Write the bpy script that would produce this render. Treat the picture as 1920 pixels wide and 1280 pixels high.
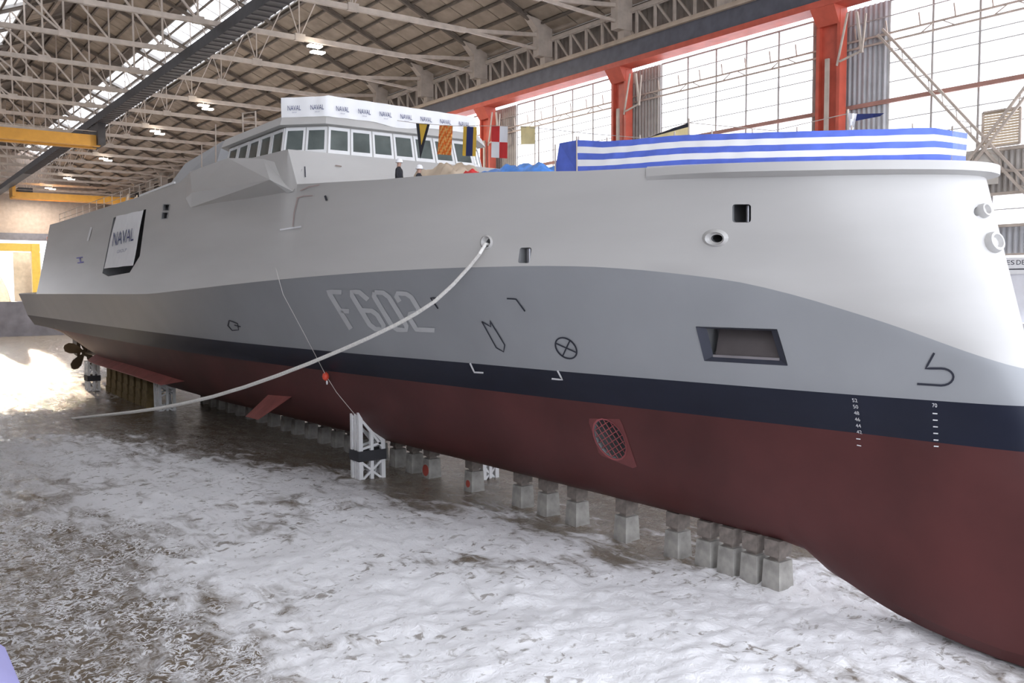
import bpy, bmesh, math, random
from mathutils import Vector, Matrix, noise
from mathutils.bvhtree import BVHTree
import numpy as np
random.seed(7)
for o in list(bpy.data.objects): bpy.data.objects.remove(o)
SC = bpy.context.scene
COL = SC.collection
# ------------------------------------------------------------------ camera
FPX = 1675.53
YAW, PIT, ROL = math.radians(36.205), math.radians(3.451), math.radians(-.238)
EYE = Vector((0, 0, 9.0))
FW = Vector((math.sin(YAW)*math.cos(PIT), math.cos(YAW)*math.cos(PIT), -math.sin(PIT)))
RT0 = Vector((math.cos(YAW), -math.sin(YAW), 0)); UP0 = RT0.cross(FW)
RT = RT0*math.cos(ROL)+UP0*math.sin(ROL); UP = UP0*math.cos(ROL)-RT0*math.sin(ROL)
cam = bpy.data.objects.new('camera', bpy.data.cameras.new('camera')); COL.objects.link(cam)
cam.data.sensor_width = 36; cam.data.lens = FPX/1920*36; cam.data.clip_end = 2000; cam.data.clip_start = .1
m = Matrix((RT, UP, -FW)).transposed().to_4x4(); m.translation = EYE
cam.matrix_world = m
SC.camera = cam
# ------------------------------------------------------------------ world and exposure
w = bpy.data.worlds.new('overcast_sky'); SC.world = w; w.use_nodes = True
bg = w.node_tree.nodes['Background']; bg.inputs[0].default_value = (.87, .91, 1.0, 1); bg.inputs[1].default_value = 2.75
sd = bpy.data.lights.new('far_end_sun_offscreen', 'SUN'); sd.energy = 5.5; sd.angle = math.radians(1.5); sd.color = (1, .80, .55)
so = bpy.data.objects.new('far_end_sun_offscreen', sd); COL.objects.link(so); so.location = (26, 372, 61)
so.rotation_euler = (-Vector((math.sin(math.radians(4)), math.cos(math.radians(4)), math.tan(math.radians(8))))).to_track_quat('-Z', 'Y').to_euler()
SC.view_settings.view_transform = 'Standard'; SC.view_settings.look = 'None'
SC.view_settings.exposure = 0.56; SC.view_settings.gamma = 1; SC.view_settings.use_curve_mapping = False

# ------------------------------------------------------------------ helpers
def ray(x, y): return (FW + RT*((x-960)/FPX) - UP*((y-640)/FPX))
def on(ax, x, y, val):                     # place coordinate seen at a photo point, on the plane axis=val
    d = ray(x, y); t = (val-EYE[ax])/d[ax]; return EYE + d*t
onX = lambda x, y, v: on(0, x, y, v)
onY = lambda x, y, v: on(1, x, y, v)
onZ = lambda x, y, v: on(2, x, y, v)
def pchip(tab):
    xs = [a for a, b in tab]; ys = [b for a, b in tab]; n = len(xs)
    h = [xs[i+1]-xs[i] for i in range(n-1)]; d = [(ys[i+1]-ys[i])/h[i] for i in range(n-1)]
    mm = [0.]*n; mm[0], mm[-1] = d[0], d[-1]
    for i in range(1, n-1):
        if d[i-1]*d[i] > 0:
            w1, w2 = 2*h[i]+h[i-1], h[i]+2*h[i-1]; mm[i] = (w1+w2)/(w1/d[i-1]+w2/d[i])
    def f(x):
        if x <= xs[0]: return ys[0]
        if x >= xs[-1]: return ys[-1]
        lo = 0
        while xs[lo+1] < x: lo += 1
        t = (x-xs[lo])/h[lo]; t2, t3 = t*t, t*t*t
        return (2*t3-3*t2+1)*ys[lo]+(t3-2*t2+t)*h[lo]*mm[lo]+(3*t2-2*t3)*ys[lo+1]+(t3-t2)*h[lo]*mm[lo+1]
    return f
def lin(tab):
    return lambda x: float(np.interp(x, [a for a, b in tab], [b for a, b in tab]))
MATS = {}
def mat(name, col, rough=.6, metal=0., var=.12, scale=1.5, bump=0., emit=None, es=1., spec=.5, stretch=(1, 1, 1), alpha=1., trans=0.):
    if name in MATS: return MATS[name]
    mt = bpy.data.materials.new(name); mt.use_nodes = True; nt = mt.node_tree; b = nt.nodes['Principled BSDF']
    b.inputs['Roughness'].default_value = rough; b.inputs['Metallic'].default_value = metal
    b.inputs['Specular IOR Level'].default_value = spec
    tc = nt.nodes.new('ShaderNodeTexCoord'); mp = nt.nodes.new('ShaderNodeMapping'); mp.inputs['Scale'].default_value = stretch
    nz = nt.nodes.new('ShaderNodeTexNoise'); nz.inputs['Scale'].default_value = scale; nz.inputs['Detail'].default_value = 5
    rp = nt.nodes.new('ShaderNodeValToRGB'); cr = rp.color_ramp
    cr.elements[0].position = .3; cr.elements[1].position = .7
    cr.elements[0].color = tuple(max(0, c*(1-var)) for c in col[:3])+(1,)
    cr.elements[1].color = tuple(min(1, c*(1+var)) for c in col[:3])+(1,)
    L = nt.links.new
    L(tc.outputs['Object'], mp.inputs[0]); L(mp.outputs[0], nz.inputs['Vector']); L(nz.outputs['Fac'], rp.inputs[0]); L(rp.outputs[0], b.inputs['Base Color'])
    if bump:
        bp = nt.nodes.new('ShaderNodeBump'); bp.inputs['Strength'].default_value = bump; bp.inputs['Distance'].default_value = .05
        L(nz.outputs['Fac'], bp.inputs['Height']); L(bp.outputs[0], b.inputs['Normal'])
    if emit:
        b.inputs['Emission Color'].default_value = tuple(emit)+(1,); b.inputs['Emission Strength'].default_value = es
    b.inputs['Alpha'].default_value = alpha; b.inputs['Transmission Weight'].default_value = trans
    MATS[name] = mt; return mt
class MB:
    def __init__(s): s.v = []; s.f = []; s.mi = []; s.smooth = False
    def add(s, vs, fs, mi=0):
        n = len(s.v); s.v += [tuple(a) for a in vs]; s.f += [tuple(i+n for i in f) for f in fs]; s.mi += [mi]*len(fs); return s
    def hexa(s, p, mi=0):                    # p: 4 bottom + 4 top corners
        return s.add(p, [(3, 2, 1, 0), (4, 5, 6, 7), (0, 1, 5, 4), (1, 2, 6, 5), (2, 3, 7, 6), (3, 0, 4, 7)], mi)
    def box(s, a, b, mi=0):
        (x0, y0, z0), (x1, y1, z1) = a, b
        return s.hexa([(x0, y0, z0), (x1, y0, z0), (x1, y1, z0), (x0, y1, z0), (x0, y0, z1), (x1, y0, z1), (x1, y1, z1), (x0, y1, z1)], mi)
    def bar(s, a, b, wd=.1, ht=None, mi=0, up=(0, 0, 1)):
        a, b = Vector(a), Vector(b); ht = ht or wd; d = (b-a).normalized(); u = Vector(up)
        if abs(d.dot(u)) > .98: u = Vector((0, 1, 0)) if abs(d.y) < .9 else Vector((1, 0, 0))
        r = d.cross(u).normalized()*wd/2; u = r.cross(d).normalized()*ht/2
        return s.hexa([a-r-u, a+r-u, a+r+u, a-r+u, b-r-u, b+r-u, b+r+u, b-r+u], mi)
    def tube(s, pts, r, n=8, mi=0, cap=True):
        pts = [Vector(p) for p in pts]; rs = r if isinstance(r, (list, tuple)) else [r]*len(pts); base = len(s.v); last = None
        for i, p in enumerate(pts):
            d = (pts[min(i+1, len(pts)-1)]-pts[max(i-1, 0)]).normalized()
            u = Vector((0, 0, 1)) if abs(d.z) < .95 else Vector((1, 0, 0))
            if last is not None: u = last
            x = d.cross(u).normalized(); u = x.cross(d).normalized(); last = u
            for k in range(n):
                a = 2*math.pi*k/n; s.v.append(tuple(p+(x*math.cos(a)+u*math.sin(a))*rs[i]))
        for i in range(len(pts)-1):
            for k in range(n):
                s.f.append((base+i*n+k, base+i*n+(k+1) % n, base+(i+1)*n+(k+1) % n, base+(i+1)*n+k)); s.mi.append(mi)
        if cap:
            s.f.append(tuple(base+k for k in range(n))[::-1]); s.mi.append(mi)
            s.f.append(tuple(base+(len(pts)-1)*n+k for k in range(n))); s.mi.append(mi)
        return s
    def lathe(s, prof, c, n=16, mi=0, M=None):
        base = len(s.v); c = Vector(c)
        for r_, z in prof:
            for k in range(n):
                a = 2*math.pi*k/n; p = Vector((r_*math.cos(a), r_*math.sin(a), z))
                if M: p = M @ p
                s.v.append(tuple(c+p))
        for i in range(len(prof)-1):
            for k in range(n):
                s.f.append((base+i*n+k, base+i*n+(k+1) % n, base+(i+1)*n+(k+1) % n, base+(i+1)*n+k)); s.mi.append(mi)
        s.f.append(tuple(base+k for k in range(n))[::-1]); s.mi.append(mi)
        s.f.append(tuple(base+(len(prof)-1)*n+k for k in range(n))); s.mi.append(mi)
        return s
    def grid(s, rows, mi=0, closed=False):
        base = len(s.v); n = len(rows[0])
        for r_ in rows: s.v += [tuple(p) for p in r_]
        for i in range(len(rows)-1):
            for k in range(n-1):
                s.f.append((base+i*n+k, base+i*n+k+1, base+(i+1)*n+k+1, base+(i+1)*n+k)); s.mi.append(mi(i, k) if callable(mi) else mi)
        return s
    def mesh(s, name, mats):
        me = bpy.data.meshes.new(name); me.from_pydata(s.v, [], s.f); me.update()
        for mt in (mats if isinstance(mats, (list, tuple)) else [mats]): me.materials.append(mt)
        me.polygons.foreach_set('material_index', s.mi)
        bm = bmesh.new(); bm.from_mesh(me); bmesh.ops.recalc_face_normals(bm, faces=bm.faces); bm.to_mesh(me); bm.free()
        if s.smooth: me.shade_smooth(); me.set_sharp_from_angle(angle=math.radians(s.smooth if s.smooth is not True else 40))
        return me
    def build(s, name, mats, parent=None, loc=None):
        return link(name, s.mesh(name, mats), parent, loc)
def link(name, me, parent=None, loc=None):
    o = bpy.data.objects.new(name, me); COL.objects.link(o)
    if loc is not None: o.location = loc
    if parent is not None:
        o.parent = parent
        if loc is None: o.matrix_parent_inverse = Matrix.Translation(-Vector(root_loc(parent)))
    return o
def root_loc(p):
    v = Vector((0, 0, 0))
    while p is not None:
        if p.type == 'EMPTY': v += p.location
        p = p.parent
    return v
def sub(name, me, part):                     # sub-part of a part whose mesh is in place coordinates
    o = bpy.data.objects.new(name, me); COL.objects.link(o); o.parent = part; return o
def thing(name, label, cat, loc, group=None):
    o = bpy.data.objects.new(name, None); COL.objects.link(o); o.location = loc; o.empty_display_size = .3
    return tag(o, label, cat, group)
def tag(o, label, cat, group=None, kind=None):
    o['label'] = label
    if cat: o['category'] = cat
    if group: o['group'] = group
    if kind: o['kind'] = kind
    return o
def struct(o, label=None):
    o['kind'] = 'structure'
    if label: o['label'] = label
    return o
def text_mesh(txt, fn, name, mt, sq=1.0):    # writing mapped by fn(u,v) -> point, u,v in 0..1
    cu = bpy.data.curves.new('t', 'FONT'); cu.body = txt; cu.resolution_u = 3
    o = bpy.data.objects.new('t', cu); COL.objects.link(o)
    dg = bpy.context.evaluated_depsgraph_get(); dg.update(); me0 = o.evaluated_get(dg).to_mesh()
    vs = [v.co.copy() for v in me0.vertices]; fs = [tuple(p.vertices) for p in me0.polygons]
    o.evaluated_get(dg).to_mesh_clear(); bpy.data.objects.remove(o)
    x0, x1 = min(v.x for v in vs), max(v.x for v in vs); y0, y1 = min(v.y for v in vs), max(v.y for v in vs)
    b = MB(); b.add([fn((v.x-x0)/(x1-x0), (v.y-y0)/(y1-y0)) for v in vs], fs)
    return b
def copy_tree(o, off, parent=None):
    c = o.copy(); COL.objects.link(c)
    if parent is None: c.location = Vector(o.location)+Vector(off)
    else: c.parent = parent
    for ch in [q for q in o.children]: copy_tree(ch, off, c)
    return c

# ------------------------------------------------------------------ materials
LIGHT = mat('hull_light_grey', (.475, .463, .448), .42, var=.06, scale=.35, stretch=(1, .25, 2))
GREY = mat('hull_mid_grey', (.29, .298, .31), .42, var=.05, scale=.4)
NAVY = mat('boot_top_navy', (.012, .0145, .028), .45, var=.15, scale=.6, spec=.25)
RED = mat('antifouling_red', (.082, .023, .022), .55, var=.25, scale=.3, spec=.35)
DECK = mat('deck_grey', (.22, .23, .24), .8)
DARK = mat('hull_interior', (.2, .2, .205), .6)
WHITE = mat('white_paint', (.8, .8, .8), .5, var=.05)
MARKW = mat('mark_white', (.75, .75, .76), .6, var=.04)
MARKG = mat('number_pale_grey', (.5, .505, .51), .6, var=.04)
MARKB = mat('mark_black', (.02, .022, .035), .6)
STEEL = mat('roof_steel_beige', (.46, .39, .33), .6, var=.15)
ROOF = mat('roof_board', (.31, .25, .195), .8, var=.2, scale=.8)
ROOFD = mat('roof_purlin', (.13, .105, .085), .8, var=.2)
REDP = mat('red_steel', (.48, .085, .05), .5, var=.15)
BLUEP = mat('girder_blue_grey', (.085, .085, .105), .5, var=.2)
BEAM = mat('dark_beam', (.03, .026, .028), .6, var=.3)
CORR = mat('corrugated_beige', (.36, .33, .30), .55, var=.12)
CORRG = mat('corrugated_grey', (.40, .40, .41), .5, var=.1)
MULL = mat('window_bar', (.38, .36, .34), .6)
CONC = mat('concrete', (.33, .315, .29), .9, var=.32, scale=2.2, bump=.3)
CONCD = mat('quay_concrete', (.16, .16, .19), .9, var=.25, scale=.4)
WOOD = mat('block_timber', (.20, .17, .15), .85, var=.3, scale=4)
WOODY = mat('yellow_timber', (.17, .12, .05), .85, var=.3, scale=2)
YEL = mat('crane_yellow', (.62, .30, .035), .5, var=.08)
YELG = mat('gantry_yellow', (.75, .52, .09), .5, var=.08)
BRONZE = mat('propeller_bronze', (.10, .075, .05), .45, .6)
ROPEM = mat('rope_white', (.78, .76, .72), .8, scale=12)
BLUEF = mat('canvas_blue', (.10, .16, .62), .7, var=.12, scale=2.5)
WHITF = mat('canvas_white', (.85, .85, .86), .7, var=.03)
GLASSD = mat('bridge_glass', (.11, .13, .125), .08, spec=.8, var=.3, scale=.8)
LAMP = mat('lamp_panel', (1, .97, .9), .5, emit=(1, .93, .82), es=9)
def pane_mat():
    mt = bpy.data.materials.new('frosted_pane'); mt.use_nodes = True; nt = mt.node_tree; nt.nodes.clear(); L = nt.links.new
    out = nt.nodes.new('ShaderNodeOutputMaterial'); tp = nt.nodes.new('ShaderNodeBsdfTransparent'); tl = nt.nodes.new('ShaderNodeBsdfTranslucent')
    gl = nt.nodes.new('ShaderNodeBsdfGlossy'); gl.inputs['Roughness'].default_value = .2
    mx = nt.nodes.new('ShaderNodeMixShader'); mx.inputs[0].default_value = .3; m2 = nt.nodes.new('ShaderNodeMixShader'); m2.inputs[0].default_value = .05
    nz = nt.nodes.new('ShaderNodeTexNoise'); nz.inputs['Scale'].default_value = .7; rp = nt.nodes.new('ShaderNodeValToRGB')
    rp.color_ramp.elements[0].color = (.85, .85, .85, 1); rp.color_ramp.elements[1].color = (1, 1, 1, 1)
    L(nz.outputs['Fac'], rp.inputs[0]); L(rp.outputs[0], tp.inputs[0]); tl.inputs[0].default_value = (.9, .9, .9, 1)
    L(tp.outputs[0], mx.inputs[1]); L(tl.outputs[0], mx.inputs[2]); L(mx.outputs[0], m2.inputs[1]); L(gl.outputs[0], m2.inputs[2]); L(m2.outputs[0], out.inputs[0])
    return mt
PANE = pane_mat()

# ------------------------------------------------------------------ setting: dock floor, quays
b = MB(); b.box((-9, -12, -.9), (41, 196, -.3)); struct(b.build('floor', CONCD), 'dark concrete floor of the dry dock under the water')
WR = 38.5
b = MB(); b.box((WR, -12, -.9), (44.4, 226, 7.2)); struct(b.build('wall_right_quay', mat('quay_side', (.5, .5, .52), .9, var=.1)), 'pale concrete quay wall along the port side of the ship')
b = MB(); b.box((-9, -12, -.3), (.15, 191.9, 7.25)); struct(b.build('wall_left_quay', CONCD), 'concrete quay the photograph is taken from')
b = MB(); b.box((-9, 192, -.9), (WR, 226, 6.7)); struct(b.build('wall_far_quay', CONCD), 'dark concrete wall closing the far end of the dock')

# ------------------------------------------------------------------ hall: right wall
W = 44.0
YC = [13.45+16.66*k for k in range(11)]      # column lines
YC[1] = 30.1; YC[2] = 46.9; YC[3] = 63.5
YC = [13.4, 30.1, 46.9, 63.5, 80.2, 96.9, 113.6, 130.3, 147, 163.7, 180.4, 197.1]
ZB, ZT = 15.6, 24.2                          # main glazing sill and head (absolute)
colm = {}
def column_meshes():
    a = MB(); a.box((-.32, -.75, 7.2), (.32, -.55, 24.1)); a.box((-.32, .55, 7.2), (.32, .75, 24.1)); a.box((-.06, -.56, 7.2), (.06, .56, 24.1))
    colm['shaft'] = a.mesh('shaft', REDP)
    p = MB(); p.box((-.42, -.12, 7.2), (-.30, .12, 21.5)); colm['conduit'] = p.mesh('conduit', STEEL)
    k = MB(); k.hexa([(-.35, -.7, 23.3), (.3, -.7, 23.3), (.3, .7, 23.3), (-.35, .7, 23.3), (-.95, -.75, 24.2), (.3, -.75, 24.2), (.3, .75, 24.2), (-.95, .75, 24.2)])
    colm['capital'] = k.mesh('capital', REDP)
    q = MB(); q.bar((-.35, -.75, 21.2), (-.35, -2.1, 21.5), .09); q.bar((-.35, -.6, 21.0), (-.35, -1.2, 23.7), .09); q.bar((-.35, -2.1, 21.4), (-.35, -1.75, 23.6), .12); q.bar((-.35, -2.1, 21.4), (-.35, -2.3, 23.4), .08)
    colm['bracket'] = q.mesh('bracket', STEEL)
column_meshes()
for i, y in enumerate(YC):
    t = thing('column', 'red steel wall column holding up the crane girder', 'column', (W, y, 0), 'red columns of the window wall')
    for nm in colm: link(nm, colm[nm], t, (0, 0, 0))
# corrugated sheets beside the columns
def corrugated(y0, y1, z0, z1, x, m_, name, parent=None, pitch=.28, d=.05):
    n = max(2, int(abs(y1-y0)/pitch)); a = []
    for k in range(n*4+1):
        y = y0+(y1-y0)*k/(n*4); a.append((y, x+(d, d, -d, -d)[k % 4]))
    s = MB(); s.grid([[(xx, y, z0) for y, xx in a], [(xx, y, z1) for y, xx in a]])
    o = s.build(name, m_, parent); return o
wall = MB(); wall.box((W+1.2, -12, 7.2), (W+1.5, 205, 10.2)); wall = wall.build('wall_right', mat('whitewash', (.72, .72, .75), .8, var=.06))
struct(wall, 'whitewashed side wall of the hall below its windows')
for i in range(len(YC)-1):
    y0, y1 = YC[i], YC[i+1]
    corrugated(y0, y1, 10.5, 11.9, W+1.25, CORRG, 'corrugated_sheet', wall)
    corrugated(y0, y1, 13.45, ZB, W+1.25, CORR, 'corrugated_sheet', wall)
    corrugated(y1-2.8, y1-.1, ZB, ZT, W+.95, CORRG if i == 0 else CORR, 'corrugated_sheet', wall)
    corrugated(y1-.1, y1+1.9, ZB, ZT, W+.95, CORR, 'corrugated_sheet', wall)
    r_ = MB(); r_.bar((W+1.05, y0, ZB), (W+1.05, y1, ZB), .2, .16); r_.bar((W+1.05, y0, 13.45), (W+1.05, y1, 13.45), .2, .14); r_.bar((W+1.05, y0, 11.9), (W+1.05, y1, 11.9), .2, .14); r_.bar((W+1.05, y0, 14.5), (W+1.05, y1, 14.5), .1, .1)
    r_.bar((W+1.05, y0, 10.5), (W+1.05, y1, 10.5), .12, .1); r_.build('sill', STEEL, wall)
# glazing
pane_me = {}
for i in range(len(YC)-1):
    y0, y1 = YC[i]+1.9, YC[i+1]-2.8
    wn = MB(); n = 5
    for k in range(n+1):
        y = y0+(y1-y0)*k/n; wn.bar((W+1.1, y, ZB), (W+1.1, y, ZT), .08, .1)
    for z in (ZB, ZT): wn.bar((W+1.1, y0, z), (W+1.1, y1, z), .12, .1)
    fr = wn.build('window_%d' % (i+1), MULL); struct(fr, 'tall glazed bay of the hall side wall, blown out by daylight')
    rl = MB()
    for z in (22.4, 22.0): rl.bar((W+.8, YC[i], z), (W+.8, YC[i+1], z), .08, .1)
    for k in range(9):
        y = YC[i]+1+(YC[i+1]-YC[i]-2)*k/8; rl.bar((W+.8, y, 22.0), (W+.8, y+(.7 if k % 2 else -.7), 22.4), .05); rl.bar((W+.8, y, 22.4), (W+.8, y+.1, 23.1), .06)
    rl.build('lattice_rail', STEEL, fr)
    rl = MB(); rl.bar((W+.8, YC[i], 23.3), (W+.8, YC[i+1], 23.3), .05); rl.build('cable', MULL, fr)
    rl = MB(); rl.bar((W+.85, YC[i], 18.85), (W+.85, YC[i+1], 18.85), .16, .22); rl.build('transom_beam', mat('rail_rust', (.38, .2, .16), .7), fr)
    rl = MB()
    for z in (16.9, 17.9, 19.9, 20.9, 21.5): rl.bar((W+1.1, y0, z), (W+1.1, y1, z), .05, .045)
    rl.build('glazing_bar', MULL, fr)
    for k in range(n):
        ya, yb = y0+(y1-y0)*k/n, y0+(y1-y0)*(k+1)/n
        for za, zb in ((ZB, 18.85), (18.85, 22.2), (22.2, ZT)):
            key = (round(yb-ya, 2), za)
            if key not in pane_me:
                p = MB(); p.box((-.01, 0, 0), (.01, yb-ya, zb-za)); pane_me[key] = p.mesh('pane', PANE)
            link('pane', pane_me[key], fr, (W+1.14, ya, za))
    lw = MB()
    for k in range(7):
        y = YC[i]+(YC[i+1]-YC[i])*k/6; lw.bar((W+1.15, y, 11.9), (W+1.15, y, 13.45), .08, .12)
    lw.bar((W+1.15, YC[i], 12.7), (W+1.15, YC[i+1], 12.7), .05); lw.build('low_mullion', MULL, fr)
    for k in range(6):
        ya = YC[i]+(YC[i+1]-YC[i])*k/6; yb = YC[i]+(YC[i+1]-YC[i])*(k+1)/6; key = (round(yb-ya, 2), 11.9)
        if key not in pane_me:
            p = MB(); p.box((-.01, 0, 0), (.01, yb-ya, 1.55)); pane_me[key] = p.mesh('pane', PANE)
        link('pane', pane_me[key], fr, (W+1.18, ya, 11.9))
# diagonal bracing of the nearest bay
def lattice(a, b_, wd, name):
    s = MB(); a, b_ = Vector(a), Vector(b_); d = (b_-a); L_ = d.length; d.normalize(); nrm = d.cross(Vector((1, 0, 0))).normalized()*wd/2
    s.bar(a+nrm, b_+nrm, .12); s.bar(a-nrm, b_-nrm, .12); n = int(L_/.55)
    for k in range(n): s.bar(a+d*(L_*k/n)+nrm*(1 if k % 2 else -1), a+d*(L_*(k+1)/n)-nrm*(1 if k % 2 else -1), .035)
    return s
t = thing('cross_brace', 'steel lattice cross bracing in the window bay beside the bow', 'brace', (W+.5, 22, 7.2))
lattice((W+.5, 27.5, 22.5), (W+.5, 18.3, 11.7), .36, '').build('diagonal', STEEL, t)
lattice((W+.45, 16.5, 22.3), (W+.45, 24.0, 13.2), .3, '').build('diagonal', STEEL, t)
g = MB(); g.box((W+.55, 21.2, 13.9), (W+.6, 22.9, 15.6)); g.build('gusset_plate', mat('plate_beige', (.5, .46, .41), .6), t)
# louvre panel
t = thing('louvre_panel', 'beige louvred ventilation panel set in the window by the bow', 'vent', (W+.9, 21.3, 15.65))
a = MB(); y0, y1, z0, z1 = 20.4, 22.15, 15.75, 17.45
for p in (((y0, z0), (y1, z0)), ((y0, z1), (y1, z1)), ((y0, z0), (y0, z1)), ((y1, z0), (y1, z1))): a.bar((W+.9, *p[0]), (W+.9, *p[1]), .1)
a.build('frame', STEEL, t)
sl = MB(); sl.hexa([(-.06, 0, -.075), (-.035, 0, -.075), (-.035, y1-y0, -.075), (-.06, y1-y0, -.075), (.035, 0, .05), (.06, 0, .05), (.06, y1-y0, .05), (.035, y1-y0, .05)])
slm = sl.mesh('slat', mat('louvre_slat', (.55, .45, .33), .6))
for k in range(13): link('slat', slm, t, Vector((W+.9, y0, z0+.08+k*.128))-Vector(t.location))
# wall sign
sg = MB(); sg.box((W+1.12, 17.5, 9.55), (W+1.16, 21.15, 10.35)); s_ = sg.build('wall_sign', WHITE)
tag(s_, 'white wall sign with black capitals beside the bow', 'sign')
for wd_, ya in (('ES', 20.95), ('DE', 20.48)): text_mesh(wd_, lambda u, v: (W+1.11, ya-u*.38, 10.0+v*.22), 'x', MARKB).build('lettering', MARKB, s_)
bl = MB(); bl.box((W+1.1, 20.1, 9.76), (W+1.115, 20.85, 9.81)); bl.build('fine_print_line', MARKB, s_)

# crane girder
t = thing('crane_girder', 'blue-grey and red crane runway girder on top of the red columns', 'girder', (W-.3, 105, 24.2))
YE = 204.5
a = MB(); a.box((W-.75, -12, 24.55), (W-.6, YE, 25.75)); a.build('web', BLUEP, t)
a = MB(); a.box((W-1.0, -12, 24.2), (W+.3, YE, 24.55)); a.build('bottom_flange', REDP, t)
a = MB(); a.box((W-1.0, -12, 25.75), (W+.2, YE, 25.9)); a.bar((W-.8, -12, 26.0), (W-.8, YE, 26.0), .12, .18); a.build('rail', mat('rail_dusty', (.45, .36, .28), .7), t)
# eaves lattice
t2 = thing('eaves_truss', 'beige lattice truss running along the eaves above the crane girder', 'truss', (W, 105, 25.9))
a = MB(); a.bar((W+.3, -12, 28.2), (W+.3, YE, 28.2), .3, .3); a.build('top_chord', STEEL, t2)
a = MB(); a.bar((W+.3, -12, 26.1), (W+.3, YE, 26.1), .25, .2); a.build('bottom_chord', STEEL, t2)
pm = MB(); pm.bar((0, 0, 0), (0, 0, 2), .16); pm = pm.mesh('post', STEEL); dm = MB(); dm.bar((0, 0, 0), (0, 1.7, 2), .14); dm = dm.mesh('diagonal', STEEL)
y = 28.
while y < 120:
    link('post', pm, t2, Vector((W+.3, y, 26.15))-Vector(t2.location)); link('diagonal', dm, t2, Vector((W+.3, y, 26.15))-Vector(t2.location)); y += 1.774
bk = corrugated(-12, YE, 25.9, 28.6, W+1.0, mat('eaves_boarding', (.2, .175, .15), .8), 'wall_eaves', pitch=.5); struct(bk, 'dark corrugated boarding behind the eaves truss')

lw = MB(); lw.box((-14.5, 4, 7.2), (-14, 204, 19.5)); lw.box((-14.5, 4, 22.5), (-14, 204, 28))  # out-of-view wall added to keep sky light off the aft hull
for k in range(13): lw.box((-14.5, 4+k*16.6, 19.5), (-14, 8.5+k*16.6, 22.5))
struct(lw.build('wall_left_blocker', CORR), 'unseen left side wall added to darken the aft hull, with high openings')
b = MB(); b.box((-15, -12, -.3), (-9, 204, 7.2)); struct(b.build('wall_left_quay_back', CONCD), 'back of the left quay')
# ------------------------------------------------------------------ roof
SL = .42; ZE = 28.9                           # eaves height at X = 44
def rz(x): return ZE+SL*(W-x) if x > 20 else ZE+SL*(W-20)-SL*(20-x)
YT = [46.6+8.87*k for k in range(-5, 18)]
ceil = MB(); ceil.hexa([(20, -12, rz(20)+.5), (W+1.2, -12, rz(W+1.2)+.5), (W+1.2, YE, rz(W+1.2)+.5), (20, YE, rz(20)+.5), (20, -12, rz(20)+.6), (W+1.2, -12, rz(W+1.2)+.6), (W+1.2, YE, rz(W+1.2)+.6), (20, YE, rz(20)+.6)])
SK0, SK1 = 27.2, 32.2
ceil = MB()
def slab(s, xa, xb, y0, y1, z0=.35, z1=.45):
    s.hexa([(xa, y0, rz(xa)+z0), (xb, y0, rz(xb)+z0), (xb, y1, rz(xb)+z0), (xa, y1, rz(xa)+z0), (xa, y0, rz(xa)+z1), (xb, y0, rz(xb)+z1), (xb, y1, rz(xb)+z1), (xa, y1, rz(xa)+z1)])
slab(ceil, SK1, W+1.3, -12, YE); slab(ceil, 20, SK0, -12, YE); slab(ceil, 14.4, 20, -12, YE); slab(ceil, -14, 9.5, -12, YE)
ceil = ceil.build('ceiling', ROOFD); struct(ceil, 'brown boarded pitched roof of the hall')
NR = 16; xs = [W+.9-(W+.9-20.0)*k/NR for k in range(NR+1)]
pu = MB(); pu.box((-.09, -12, -.16), (.09, YE, .0)); pu = pu.mesh('purlin', ROOFD)
for x in xs: link('purlin', pu, ceil, (x, 0, rz(x)+.2))
for k in range(10): link('purlin', pu, ceil, (20-2.6*(k+1), 0, rz(20-2.6*(k+1))+.2))
pans = []
for j in range(NR):
    xa, xb = xs[j+1]+.06, xs[j]-.06
    if xb > SK0 and xa < SK1: continue
    for i in range(22):
        for k in range(3):
            pans.append((YT[0]+8.87*(i+k/3), j, xa, xb))
pcache = {}; rest = MB(); nb = 0
vis = [p for p in pans if 52 < p[0] < 110 and p[2] > SK1-.2 or (90 < p[0] < 120 and p[2] <= SK0)]
vis = sorted(vis, key=lambda p: p[0])[:290]; vs_ = set(vis)
for p in pans:
    y, j, xa, xb = p
    if p in vs_:
        if j not in pcache:
            q = MB(); q.hexa([(xa, .06, rz(xa)+.25), (xb, .06, rz(xb)+.25), (xb, 2.9, rz(xb)+.25), (xa, 2.9, rz(xa)+.25), (xa, .06, rz(xa)+.32), (xb, .06, rz(xb)+.32), (xb, 2.9, rz(xb)+.32), (xa, 2.9, rz(xa)+.32)])
            pcache[j] = q.mesh('panel', ROOF)
        link('panel', pcache[j], ceil, (0, y, random.uniform(-.025, .025)))
    else: slab(rest, xa, xb, y+.06, y+2.9, .25, .32)
for k in range(12):
    xa = -13+k*2.6
    if 9 < xa+1.3 < 14.5: continue
    for i in range(22):
        for c in range(3): slab(rest, xa+.06, xa+2.5, YT[0]+8.87*(i+c/3)+.06, YT[0]+8.87*(i+c/3)+2.9, .25, .32)
ro = rest.build('far_panel', ROOF, ceil); ro['kind'] = 'stuff'
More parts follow.
